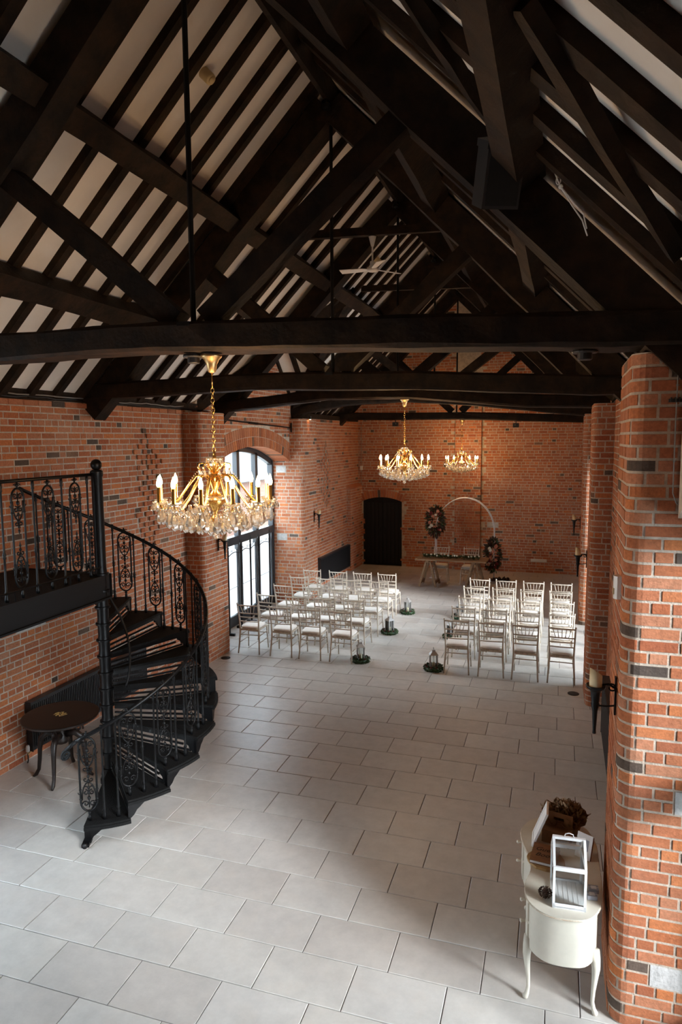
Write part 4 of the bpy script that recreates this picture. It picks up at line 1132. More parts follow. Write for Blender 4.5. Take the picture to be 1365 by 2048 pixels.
# lanterns standing in wreaths along the aisle
def lanterns():
    spots = [(-3.20, 11.15), (-3.12, 12.98), (-3.10, 14.62), (-1.90, 11.08), (-1.88, 12.98), (-1.93, 14.53)]
    names = [('window-side', 'first'), ('window-side', 'second'), ('window-side', 'third'), ('pillar-side', 'first'), ('pillar-side', 'second'), ('pillar-side', 'third')]
    wt = thing('wreath', 'x', 'wreath', group='leafy wreaths along the aisle'); rnd = random.Random(2); m = MB()
    for k in range(420):
        a = rnd.uniform(0, 2 * PI); b_ = rnd.uniform(0, 2 * PI); rr = .026
        p = ((.125 + rr * math.cos(b_)) * math.cos(a), (.125 + rr * math.cos(b_)) * math.sin(a), .04 + rr * math.sin(b_))
        leaf_geo(m, p, (math.cos(a) * math.cos(b_) - math.sin(a) * .6, math.sin(a) * math.cos(b_) + math.cos(a) * .6, math.sin(b_) * .8 + .2), rnd.uniform(.03, .046), .013, rnd)
    m.tube([(.125 * math.cos(a), .125 * math.sin(a), .035) for a in [2 * PI * i / 20 for i in range(20)]], .024, 6, closed=True)
    m.build('foliage', LEAF, wt, kind='stuff')
    for k in range(9):
        a = k * .7; link('berry_bloom', BLR, wt, (.128 * math.cos(a), .128 * math.sin(a), .075), (rnd.uniform(-.5, .5), rnd.uniform(-.5, .5), 0)).scale = (.6, .6, .6)
    lt = thing('lantern', 'x', 'lantern', group='grey lanterns along the aisle')
    GREYMET = mat('weathered_silver_metal', (.42, .40, .38), .5, metal=.4)
    s_ = .058
    MB().box((0, 0, .03), (.14, .14, .022)).build('base', GREYMET, lt)
    for sx in (-1, 1):
        for sy in (-1, 1): MB().box((sx * s_, sy * s_, .155), (.013, .013, .23)).build('corner_post', GREYMET, lt)
    for k in range(4):
        a = k * PI / 2; MB().box((s_, 0, .155), (.002, .10, .22)).build('glass_pane', GLASS, lt, rot=(0, 0, a))
        MB().box((s_ + .003, 0, .155), (.005, .006, .22)).build('glazing_bar', GREYMET, lt, rot=(0, 0, a))
    MB().add([(-.075, -.075, .27), (.075, -.075, .27), (.075, .075, .27), (-.075, .075, .27), (-.03, -.03, .32), (.03, -.03, .32), (.03, .03, .32), (-.03, .03, .32)], [(3, 2, 1, 0), (4, 5, 6, 7), (0, 1, 5, 4), (1, 2, 6, 5), (2, 3, 7, 6), (3, 0, 4, 7)]).build('roof', GREYMET, lt)
    MB().box((0, 0, .335), (.05, .05, .03)).build('vent_cap', GREYMET, lt)
    MB().tube([(.03 * math.cos(a), 0, .365 + .03 * math.sin(a)) for a in [2 * PI * i / 12 for i in range(12)]], .004, 5, closed=True).build('ring_handle', GREYMET, lt)
    MB().lathe([(.028, .042), (.028, .13), (.02, .135), (.002, .136)], 12).build('candle', CANDLE, lt, smooth=True)
    for i, ((x, y), (side, o_)) in enumerate(zip(spots, names)):
        a = wt if i == 0 else copy_tree(wt); b_ = lt if i == 0 else copy_tree(lt)
        a.location = (x, y, 0); a.rotation_euler = (0, 0, i * 1.3); b_.location = (x, y, .002); b_.rotation_euler = (0, 0, .4 + i * .5)
        a['label'] = 'green wreath around the %s lantern from the stair end, %s chair block' % (o_, side)
        b_['label'] = 'small silvery lantern, %s from the stair end beside the %s chairs' % (o_, side)
lanterns()

# ------------------------------------------------------------------ chandeliers
def drop_mesh(L, w):
    return MB().lathe([(w * .10, 0), (w * .30, -L * .12), (w * .5, -L * .40), (w * .72, -L * .62), (w * .62, -L * .8), (w * .05, -L)], 6).mesh('crystal_drop', CRYSTAL)
DROPS, DROPB = drop_mesh(.052, .024), drop_mesh(.118, .042)
BOB = MB().lathe([(.012, -.012), (.035, -.010), (.052, .004), (.055, .012), (.048, .010), (.03, -.002), (.012, .0)], 12).mesh('bobeche', CRYSTAL, True)
SLEEVE = MB().lathe([(.021, -.01), (.021, 0), (.0155, .005), (.0155, .105), (.013, .108)], 12).mesh('candle_sleeve', GOLD, True)
BULBM = MB().lathe([(.010, 0), (.016, .012), (.0175, .03), (.012, .055), (.005, .074), (.001, .084)], 10).mesh('bulb', BULB, True)
ARM = MB().tube([(.03, 0, -.02), (.08, 0, .035), (.14, 0, .03), (.20, 0, -.04), (.27, 0, -.135), (.34, 0, -.20), (.395, 0, -.205), (.42, 0, -.165)], [.010, .009, .008, .008, .008, .008, .008, .009], 8).mesh('arm', GOLD, True)
SCROLL = MB().tube([(.02, 0, .05), (.045, 0, .09), (.08, 0, .125), (.115, 0, .12), (.125, 0, .09), (.11, 0, .075)], .006, 6).mesh('crown_scroll', GOLD, True)
def chandelier(loc, up, label, near, rz=0.0, power=95):
    t = thing('chandelier', label, 'chandelier', loc, rz, group='brass and crystal candle chandeliers')
    c = MB(); c.lathe([(.012, up - .13), (.030, up - .12), (.038, up - .07), (.055, up - .035), (.075, up - .015), (.08, up)], 20); c.build('ceiling_cup', GOLDDULL, t, smooth=True)
    ch = MB(); z = up - .125; k = 0
    ch.tube([(0, 0, z), (0, 0, z - .12)], .004, 6)
    z -= .11
    while z > .21:
        a = k % 2 * PI / 2
        pts = [(.013 * math.cos(q) * math.cos(a), .013 * math.cos(q) * math.sin(a), z - .021 + .022 * math.sin(q)) for q in [2 * PI * i / 10 for i in range(10)]]
        ch.tube(pts, .0035, 5, closed=True); z -= .036; k += 1
    ch.build('chain', GOLD, t, smooth=True)
    st = MB().lathe([(.008, -.36), (.03, -.345), (.05, -.31), (.03, -.28), (.014, -.25), (.05, -.20), (.085, -.16), (.05, -.12), (.02, -.08), (.045, -.02), (.045, .03), (.018, .05), (.014, .12), (.02, .15), (.012, .18), (.006, .22)], 14).build('stem', GOLD, t, smooth=True)
    MB().lathe([(.012, .132), (.045, .136), (.062, .15), (.064, .165), (.05, .158), (.012, .15)], 14).build('crown_dish', CRYSTAL, t, smooth=True)
    MB().lathe([(.015, -.115), (.06, -.125), (.085, -.145), (.082, -.155), (.05, -.15), (.015, -.14)], 14).build('hub_dish', CRYSTAL, t, smooth=True)
    spots = []                                          # (mesh, position)
    for k in range(12):
        a = 2 * PI * (k + .3) / 12; ca, sa = math.cos(a), math.sin(a)
        link('arm', ARM, t, (0, 0, 0), (0, 0, a))
        link('bobeche', BOB, t, (.42 * ca, .42 * sa, -.16))
        link('candle_sleeve', SLEEVE, t, (.42 * ca, .42 * sa, -.15))
        link('bulb', BULBM, t, (.42 * ca, .42 * sa, -.043))
        for j in range(6):
            b_ = a + 2 * PI * j / 6; spots.append((DROPS, (.42 * ca + .05 * math.cos(b_), .42 * sa + .05 * math.sin(b_), -.165)))
        spots.append((DROPB, (.42 * ca, .42 * sa, -.20)))
        spots.append((DROPB, (.345 * math.cos(a + .26), .345 * math.sin(a + .26), -.245)))
        spots.append((DROPB, (.30 * ca, .30 * sa, -.25)))
        spots.append((DROPB, (.385 * math.cos(a + .26), .385 * math.sin(a + .26), -.215)))
        spots.append((DROPB, (.26 * math.cos(a + .26), .26 * math.sin(a + .26), -.265)))
        spots.append((DROPS, (.36 * ca, .36 * sa, -.205))); spots.append((DROPS, (.33 * ca, .33 * sa, -.19)))
    for k in range(14):
        a = 2 * PI * k / 14; spots.append((DROPB, (.21 * math.cos(a), .21 * math.sin(a), -.275)))
    for k in range(8):
        a = 2 * PI * k / 8; spots.append((DROPB, (.11 * math.cos(a), .11 * math.sin(a), -.295)))
    for k in range(6):
        a = 2 * PI * k / 6 + .2
        link('crown_scroll', SCROLL, t, (0, 0, 0), (0, 0, a))
        spots.append((DROPS, (.11 * math.cos(a), .11 * math.sin(a), .075))); spots.append((DROPS, (.062 * math.cos(a + .5), .062 * math.sin(a + .5), .15)))
    if near:
        for me, p in spots: link('crystal_drop', me, t, p, (0, 0, R.uniform(0, 3)))
    else:
        m = MB()
        for me, p in spots: m.add([tuple(Vector(v.co) + Vector(p)) for v in me.vertices], [tuple(f.vertices) for f in me.polygons])
        m.build('crystal_drops', CRYSTAL, t, kind='stuff')
    # swags of beads from arm to arm, and from the crown to the arms
    bd = MB()
    def swag(p, q, sag, n):
        for i in range(n + 1):
            f = i / n; x = Vector(p).lerp(Vector(q), f); x.z -= sag * 4 * f * (1 - f); bd.lathe([(.001, -.006), (.006, 0), (.001, .006)], 5, tuple(x))
    for k in range(12):
        a, b_ = 2 * PI * (k + .3) / 12, 2 * PI * (k + 1.3) / 12
        swag((.42 * math.cos(a), .42 * math.sin(a), -.18), (.42 * math.cos(b_), .42 * math.sin(b_), -.18), .05, 10)
        swag((.42 * math.cos(a), .42 * math.sin(a), -.20), (.21 * math.cos(a), .21 * math.sin(a), -.26), .03, 9)
        swag((.33 * math.cos(a), .33 * math.sin(a), -.23), (.33 * math.cos(b_), .33 * math.sin(b_), -.23), .03, 8)
        if k % 2 == 0: swag((.11 * math.cos(a), .11 * math.sin(a), .08), (.22 * math.cos(a), .22 * math.sin(a), -.06), -.01, 9)
    bd.build('bead_swags', CRYSTAL, t, kind='stuff')
    MB().ball((0, 0, -.43), .026, 12, 8).build('crystal_ball', CRYSTAL, t, smooth=True)
    MB().tube([(0, 0, -.36), (0, 0, -.41)], .003, 5).build('ball_hook', GOLD, t)
    for k in range(4):
        a = 2 * PI * k / 4 + .4
        l = bpy.data.lights.new('chandelier_light', 'POINT'); l.energy = power / 4; l.color = (1.0, .60, .28); l.shadow_soft_size = .05
        o = bpy.data.objects.new('chandelier_light', l); o.location = (.33 * math.cos(a), .33 * math.sin(a), .02); o.parent = t; C.objects.link(o)
chandelier((-2.46, 4.60, 3.60), 4.60 + -.05 - 3.60 - .03, 'large brass and crystal chandelier hanging nearest, beside the spiral stair', True, .1)
chandelier((-2.48, 11.40, 3.58), 4.555 - 3.58, 'crystal chandelier at mid hall, above the aisle', False, .3)
chandelier((-2.45, 18.50, 3.38), 4.375 - 3.38, 'crystal chandelier farthest down the hall, above the wedding arch', False, .5)

# ------------------------------------------------------------------ candle sconces
def sconce(loc, rz, label):
    t = thing('candle_sconce', label, 'sconce', loc, rz, group='torch candle sconces on the pillars')
    MB().bar((.006, 0, -.16), (.006, 0, .10), .03, .012, up=(1, 0, 0)).build('wall_plate', IRON, t)
    MB().tube([(.01, 0, .02), (.05, 0, .045), (.09, 0, .035), (.12, 0, .015)], .008, 6).build('arm', IRON, t, smooth=True)
    MB().tube([(.03 + .030 * (1 - i / 14 * .6) * math.cos(.5 + i * .5), 0, .02 + .030 * (1 - i / 14 * .6) * math.sin(.5 + i * .5)) for i in range(13)], .006, 6).build('scroll', IRON, t, smooth=True)
    MB().tube([(.01, 0, -.10), (.06, 0, -.11), (.12, 0, -.11)], .006, 6).build('lower_stay', IRON, t)
    MB().lathe([(.004, -.31), (.013, -.305), (.011, -.28), (.018, -.15), (.028, -.10), (.024, -.09), (.032, -.02), (.040, .0), (.062, .012), (.064, .03), (.055, .03), (.04, .012)], 12, (.13, 0, 0)).build('torch_cup', IRON, t, smooth=True)
    m = MB(); n = 14; vs_ = []; fs = []
    for i, (r_, z) in enumerate(((.040, .01), (.041, .03), (.040, .12))):
        for k in range(n): a = 2 * PI * k / n; vs_.append((.13 + r_ * math.cos(a), r_ * math.sin(a), z + (.03 * math.cos(a - .6) if i == 2 else 0)))
    for k in range(n): a = 2 * PI * k / n; vs_.append((.13 + .030 * math.cos(a), .030 * math.sin(a), .105 + .022 * math.cos(a - .6)))
    for i in range(3):
        for k in range(n): fs.append((i * n + k, i * n + (k + 1) % n, (i + 1) * n + (k + 1) % n, (i + 1) * n + k))
    fs += [tuple(reversed(range(n))), tuple(3 * n + k for k in range(n))]
    m.add(vs_, fs).build('candle', CANDLE, t, smooth=True)
sconce((gx(4.70) - .004, 4.70, 2.22), PI, 'candle sconce on the near pillar beside the dressing table')
sconce((gx(10.85) - .004, 10.85, 2.08), PI, 'candle sconce on the shaded pillar beyond the aisle chairs')
sconce((gx(15.35) - .004, 15.35, 2.10), PI, 'smallest-looking candle sconce, on the sunlit pillar near the far wall')
sconce((fx(10.70) + .004, 10.70, 2.10), 0, 'candle sconce on the pillar just below the large chandelier')
sconce((fx(15.42) + .004, 15.42, 2.06), 0, 'candle sconce on the pillar between the glazed bay and far radiator')

# ------------------------------------------------------------------ ceiling fan
def fan():
    t = thing('ceiling_fan', 'white three-bladed ceiling fan hanging from a collar beam', 'fan', (-2.53, 9.5, 0))
    MB().lathe([(.018, 6.56), (.025, 6.58), (.035, 6.62), (.05, 6.68), (.055, 6.69)], 16).build('canopy', WHITE, t, smooth=True)
    MB().tube([(0, 0, 6.57), (0, 0, 6.34)], .012, 8).build('down_rod', WHITE, t)
    MB().lathe([(.028, 6.36), (.035, 6.35), (.035, 6.29), (.075, 6.275), (.085, 6.25), (.075, 6.225), (.04, 6.215), (.001, 6.213)][::-1], 18).build('motor_housing', WHITE, t, smooth=True)
    for a in (PI * 1.0, PI * .28, -PI * .34):
        m = MB(); M = Matrix.Rotation(a, 4, 'Z') @ Matrix.Translation((0, 0, 6.25)) @ Matrix.Rotation(.22, 4, 'X')
        m.prism([(.07, -.02), (.14, -.05), (.46, -.06), (.47, .06), (.14, .045), (.07, .02)], -.004, .004, M); m.build('blade', WHITE, t)
fan()

# ------------------------------------------------------------------ dressing table and what lies on it
KID = [(.10, 4.39), (.27, 4.43), (.355, 4.58), (.375, 4.80), (.372, 5.1), (.36, 5.35), (.28, 5.55), (.10, 5.62), (-.09, 5.57), (-.19, 5.40), (-.185, 5.22), (-.125, 5.02), (-.105, 4.86), (-.135, 4.70), (-.12, 4.53), (-.03, 4.42)]
def crom(P, n=4):
    out = []
    for i in range(len(P)):
        p0, p1, p2, p3 = [Vector(P[(i + k - 1) % len(P)]) for k in range(4)]
        for j in range(n):
            t = j / n; out.append(.5 * ((2 * p1) + (p2 - p0) * t + (2 * p0 - 5 * p1 + 4 * p2 - p3) * t * t + (3 * p1 - p0 - 3 * p2 + p3) * t ** 3))
    return out
def dressing():
    cx, cyy = .12, 5.0
    t = thing('dressing_table', 'cream kidney-shaped dressing table on cabriole legs beside the pillar', 'dressing table', (cx, cyy, 0))
    o = crom([(x - cx, y - cyy) for x, y in KID])
    def inset(d):
        n = len(o); r_ = []
        for i in range(n):
            tg = (o[(i + 1) % n] - o[i - 1]).normalized(); r_.append(o[i] - Vector((tg.y, -tg.x)) * d)
        return [(p.x, p.y) for p in r_]
    b_ = MB().prism(inset(.018), .40, .738).build('body', CREAM, t); smooth_by_angle(b_, .5)
    tp = MB().prism(inset(0), .738, .757).build('table_top', CREAM, t); smooth_by_angle(tp, .5)
    rim = [(p[0], p[1], .747) for p in inset(-.001)]
    MB().tube(rim, .0045, 5, closed=True).build('worn_edge', CREAMWORN, tp)
    n = len(o); g = inset(.018)
    def drawer(i0, i1, z0, z1):
        idx = [i % n for i in range(i0, i1 + 1)]; v = []; f = []
        g2 = inset(.008)
        for i in idx: v += [(g[i][0], g[i][1], z0), (g[i][0], g[i][1], z1), (g2[i][0], g2[i][1], z0 + .006), (g2[i][0], g2[i][1], z1 - .006)]
        for k in range(len(idx) - 1):
            a, q = 4 * k, 4 * k + 4
            f += [(a + 2, a + 3, q + 3, q + 2), (a, a + 2, q + 2, q), (a + 3, a + 1, q + 1, q + 3)]
        f += [(0, 1, 3, 2), (4 * len(idx) - 4, 4 * len(idx) - 2, 4 * len(idx) - 1, 4 * len(idx) - 3)]
        d = MB().add(v, f).build('drawer', CREAM, t)
        mid = idx[len(idx) // 2]; p = Vector((g2[mid][0], g2[mid][1])); q = Vector(o[mid]) - Vector((g[mid][0], g[mid][1])); q.normalize()
        zz = (z0 + z1) / 2
        MB().tube([(p.x, p.y, zz), (p.x + q.x * .018, p.y + q.y * .018, zz), (p.x + q.x * .03, p.y + q.y * .03, zz), (p.x + q.x * .042, p.y + q.y * .042, zz)], [.007, .007, .015, .009], 8).build('knob', CREAM, d, smooth=True)
    for z0, z1 in ((.42, .565), (.58, .725)):
        drawer(33, 40, z0, z1); drawer(50, 56, z0, z1)
    for (x, y, ox, oy) in ((-.10, 4.56, -1, -1), (.325, 4.55, 1, -1), (-.13, 5.45, -1, 1), (.30, 5.47, 1, 1)):
        x -= cx; y -= cyy; d = Vector((ox, oy)).normalized() if True else None
        pr = [(0, .46, .036), (.010, .40, .034), (.018, .34, .028), (.012, .26, .020), (.002, .16, .0145), (-.002, .08, .0125), (.008, .035, .016), (.024, .014, .021), (.028, .002, .014)]
        MB().tube([(x + d.x * a, y + d.y * a, z) for a, z, r_ in pr], [r_ for a, z, r_ in pr], 10).build('leg', CREAM, t, smooth=True)
dressing()
ZT = .7575
def cardbox():
    t = thing('card_box', 'white framed glass house-shaped card box with pitched lid', 'card box', (.145, 4.63, ZT), .06)
    W, D, H, RZ = .215, .29, .285, .42
    f = MB().box((0, 0, .008), (W, D, .016)); f.build('base', WHITE, t)
    for k in range(6): MB().box((-W / 2 + .03 + k * .031, 0, .0185), (.027, D - .03, .005)).build('floor_slat', WHITE, t)
    for sx in (-1, 1):
        for sy in (-1, 1): MB().box((sx * (W / 2 - .008), sy * (D / 2 - .008), H / 2), (.016, .016, H)).build('corner_post', WHITE, t)
        MB().box((sx * (W / 2 - .008), 0, H), (.016, D, .014)).build('eaves_rail', WHITE, t)
        MB().add([(sx * (W / 2 - .006), -D / 2, .016), (sx * (W / 2 - .006), D / 2, .016), (sx * (W / 2 - .006), D / 2, H), (sx * (W / 2 - .006), 0, RZ), (sx * (W / 2 - .006), -D / 2, H)], [(0, 1, 2, 3, 4)]).build('side_pane', GLASS, t)
        for sy in (-1, 1): MB().bar((sx * (W / 2 - .008), sy * (D / 2 - .008), H), (sx * (W / 2 - .008), sy * .008, RZ), .016, .016, up=(1, 0, 0)).build('gable_bar', WHITE, t)
    for sy in (-1, 1):
        MB().box((0, sy * (D / 2 - .008), H - .004), (W, .018, .026)).build('eaves_rail', WHITE, t)
        MB().box((0, sy * (D / 2 - .008), .02), (W, .016, .03)).build('bottom_rail', WHITE, t)
        MB().box((0, sy * (D / 2 - .006), H / 2), (W - .03, .003, H - .04)).build('front_pane', GLASS, t)
        p = MB(); p.add([(-W / 2 + .012, sy * (D / 2 - .004), H), (W / 2 - .012, sy * (D / 2 - .004), H), (W / 2 - .012, 0, RZ), (-W / 2 + .012, 0, RZ)], [(0, 1, 2, 3)])
        p.build('roof_pane', GLASS, t)
    MB().box((0, 0, RZ), (W, .022, .018)).build('ridge_rail', WHITE, t)
    MB().tube([(-.03, 0, RZ + .01), (-.025, 0, RZ + .03), (0, 0, RZ + .038), (.025, 0, RZ + .03), (.03, 0, RZ + .01)], .0035, 6).build('carry_handle', WHITEMET, t, smooth=True)
cardbox()
def guestbook():
    sl = MB(); rnd = random.Random(4); sl.prism([(.135 * (1 + rnd.uniform(-.05, .05)) * math.cos(a), .125 * (1 + rnd.uniform(-.05, .05)) * math.sin(a)) for a in [2 * PI * i / 24 for i in range(24)]], 0, .018)
    sl.build('wood_slice', mat('pale_cut_wood', (.42, .25, .10), .6, noise=.4, nscale=8), None, (-.0, 4.985, ZT), label='round wood slice under the lettered wooden guest book', cat='wood slice')
    t = thing('guest_book', 'wooden guest book with dark script lettering and white pages', 'book', (-.01, 5.01, ZT + .019), -.12)
    for z, h, s_, mt, nm in ((.003, .006, 0, OAKBOOK, 'cover'), (.015, .018, .006, PAPER, 'pages'), (.027, .006, 0, OAKBOOK, 'cover')):
        MB().box((0, 0, z), (.19 - s_, .235 - s_, h)).build(nm, mt, t)
    for k, (txt, y) in enumerate((('Guest', .022), ('Book', -.05))):
        cu = bpy.data.curves.new('lettering', 'FONT'); cu.body = txt; cu.size = .062; cu.align_x = 'CENTER'; cu.shear = .35; cu.extrude = .0004
        ob = bpy.data.objects.new('lettering', cu); C.objects.link(ob)
        me = bpy.data.meshes.new_from_object(ob); bpy.data.objects.remove(ob); me.materials.clear(); me.materials.append(INK)
        link('lettering', me, t, (0, y, .0308))
guestbook()
def small_things():
    # leaning white frame, kraft bag, card sign
    t = thing('photo_frame', 'thin white frame leaning edge-on at the back of the dressing table', 'frame', (-.105, 5.24, ZT + .004)); M = Matrix.Rotation(.36, 4, 'Y')
    for z in (.012, .288): MB().box((0, 0, z), (.016, .20, .022), M).build('rail', WHITE, t)
    for y in (-.09, .09): MB().box((0, y, .15), (.016, .022, .29), M).build('stile', WHITE, t)
    MB().box((.0, 0, .15), (.006, .17, .27), M).build('picture', PAPER, t)
    t = thing('kraft_bag', 'brown kraft gift box with a slotted handle on the dressing table', 'gift bag', (.075, 5.27, ZT), -.25)
    f_ = MB(); w, h, d = .105, .165, .05
    f_.box((0, 0, .05), (2 * w, 2 * d, .10)).build('box_body', KRAFT, t)
    pn = MB()
    for (x0, x1, z0, z1) in ((-w, w, .10, .15), (-w, -.04, .15, .175), (.04, w, .15, .175), (-w, w, .175, .21)): pn.box(((x0 + x1) / 2, d - .004, (z0 + z1) / 2), (x1 - x0, .006, z1 - z0))
    pn.build('handle_panel', KRAFT, t)
    t = thing('card_sign', 'small white card sign propped behind the card box', 'card', (.255, 5.10, ZT + .003), -.5)
    M = Matrix.Rotation(-.28, 4, 'X')
    MB().box((0, 0, .09), (.12, .004, .18), M).build('card', PAPER, t)
    MB().box((0, -.0032, .10), (.07, .001, .08), M).build('printed_wreath', GREYP, t)
    MB().box((0, .012, .085), (.125, .008, .17), M).build('easel_back', BAREWOOD, t)
    # pine cone
    t = thing('pine_cone', 'dark pine cone beside the white card box', 'pine cone', (.000, 4.56, ZT))
    MB().ball((0, 0, .04), .026, 8, 6, 1.4).build('core', PINE, t)
    m = MB(); rnd = random.Random(1)
    for k in range(90):
        z = .012 + .058 * (k / 90); a = k * 2.39996; r_ = .030 * math.sin(PI * min(.97, max(.1, (z - .004) / .075))) + .006
        leaf_geo(m, (r_ * math.cos(a), r_ * math.sin(a), z), (math.cos(a), math.sin(a), .35), .016, .008, rnd)
    m.build('scales', PINE, t, kind='stuff')
    for k, (x, y, lab) in enumerate(((.305, 4.66, 'small grey printed favour box nearer the table edge'), (.318, 4.735, 'small grey printed favour box behind its twin'))):
        t = thing('favour_box', lab, 'box', (x, y, ZT), .1, 'grey favour boxes by the card box')
        MB().box((0, 0, .014), (.065, .055, .028)).build('box_body', GREYP, t); MB().box((0, 0, .0288), (.035, .03, .0016)).build('label_patch', PAPER, t)
        MB().tube([(-.033, 0, .0285), (0, 0, .0295), (.033, 0, .0285)], .002, 4).build('string', PAPER, t)
    # basket of paper confetti cones
    t = thing('basket', 'shallow wicker basket holding the kraft paper cones', 'basket', (.13, 5.455, ZT))
    for k in range(6):
        z = .006 + k * .012; r_ = .105 + .004 * k
        MB().tube([(r_ * math.cos(a), r_ * math.sin(a), z) for a in [2 * PI * i / 28 for i in range(28)]], .006, 5, closed=True).build('wicker_ring', KRAFTD, t)
    MB().lathe([(.001, 0), (.105, 0), (.105, .006), (.001, .006)], 24).build('basket_floor', KRAFTD, t)
    m = MB(); n = 10; vs_ = [(0, 0, 0)]; 
    for k in range(n + 1):
        a = 2 * PI * k / n * .98; rr = .030 * (1 + .10 * math.sin(k)); vs_.append((rr * math.cos(a), rr * math.sin(a), .125 + (.03 if k in (0, n) else 0) + .012 * math.sin(k * 2.2)))
    m.add(vs_, [(0, k, k + 1) for k in range(1, n + 1)]); cone = m.mesh('paper_cone', KRAFTD); 
    m2 = MB(); m2.add(vs_, [(0, k, k + 1) for k in range(1, n + 1)]); cone2 = m2.mesh('paper_cone', KRAFT)
    rnd = random.Random(12)
    for k in range(46):
        q = (k + .5) / 46; r_ = .155 * math.sqrt(q); a = k * 2.39996
        tilt = r_ * 4.3
        o = link('paper_cone', cone if k % 4 else cone2, None, (.13 + .55 * r_ * math.cos(a), 5.455 + .55 * r_ * math.sin(a), ZT + .085 - .30 * r_), (0, tilt, a + rnd.uniform(-.1, .1)),
                 label='rolled brown paper confetti cone standing in the basket on the dressing table', cat='paper cone', group='kraft paper confetti cones in the basket')
        o.rotation_mode = 'XYZ'
        o.rotation_euler = Matrix.Rotation(a, 3, 'Z').to_4x4().to_euler()
        o.matrix_basis = Matrix.Translation(o.location) @ Matrix.Rotation(a, 4, 'Z') @ Matrix.Rotation(tilt, 4, 'Y') @ Matrix.Rotation(rnd.uniform(0, 6), 4, 'Z')
        o.scale = (1.25, 1.25, 1.1)
small_things()

# ------------------------------------------------------------------ iron screen before the glazed doors
def screen():
    t = thing('iron_screen', 'row of slender wrought-iron poles with scroll tops before the glazed doors', 'screen', (xl(13.2) - .18, 0, 0))
    ys = [11.95, 12.50, 12.98, 13.38, 13.98]
    for y in ys:
        MB().tube([(0, y, .05), (0, y, 1.75)], .019, 6).build('pole', IRON, t)
        MB().lathe([(.019, 1.74), (.026, 1.77), (.008, 1.80), (.014, 1.83), (.001, 1.90)], 8, (0, y, 0)).build('finial', IRON, t)
        MB().box((0, y, .025), (.22, .05, .05)).build('foot', IRON, t)
    for a, b_ in zip(ys, ys[1:]):
        m = MB()
        pts = [(0, a + (b_ - a) * i / 10, 1.58 + .06 * math.sin(PI * i / 10)) for i in range(11)]
        m.tube(pts, .009, 5); m.build('top_bar', IRON, t)
        m = MB()
        for c_, sg in (((a * .7 + b_ * .3), 1), ((a * .3 + b_ * .7), -1)):
            m.tube([(0, c_ + sg * .05 * (1 - i / 14 * .8) * math.cos(i * .55), 1.69 + .05 * (1 - i / 14 * .8) * math.sin(i * .55)) for i in range(15)], .0045, 5)
        m.build('scrolls', IRON, t)
    MB().tube([(0, ys[0], .92), (0, ys[-1], .92)], .005, 5).build('middle_bar', IRON, t)
screen()

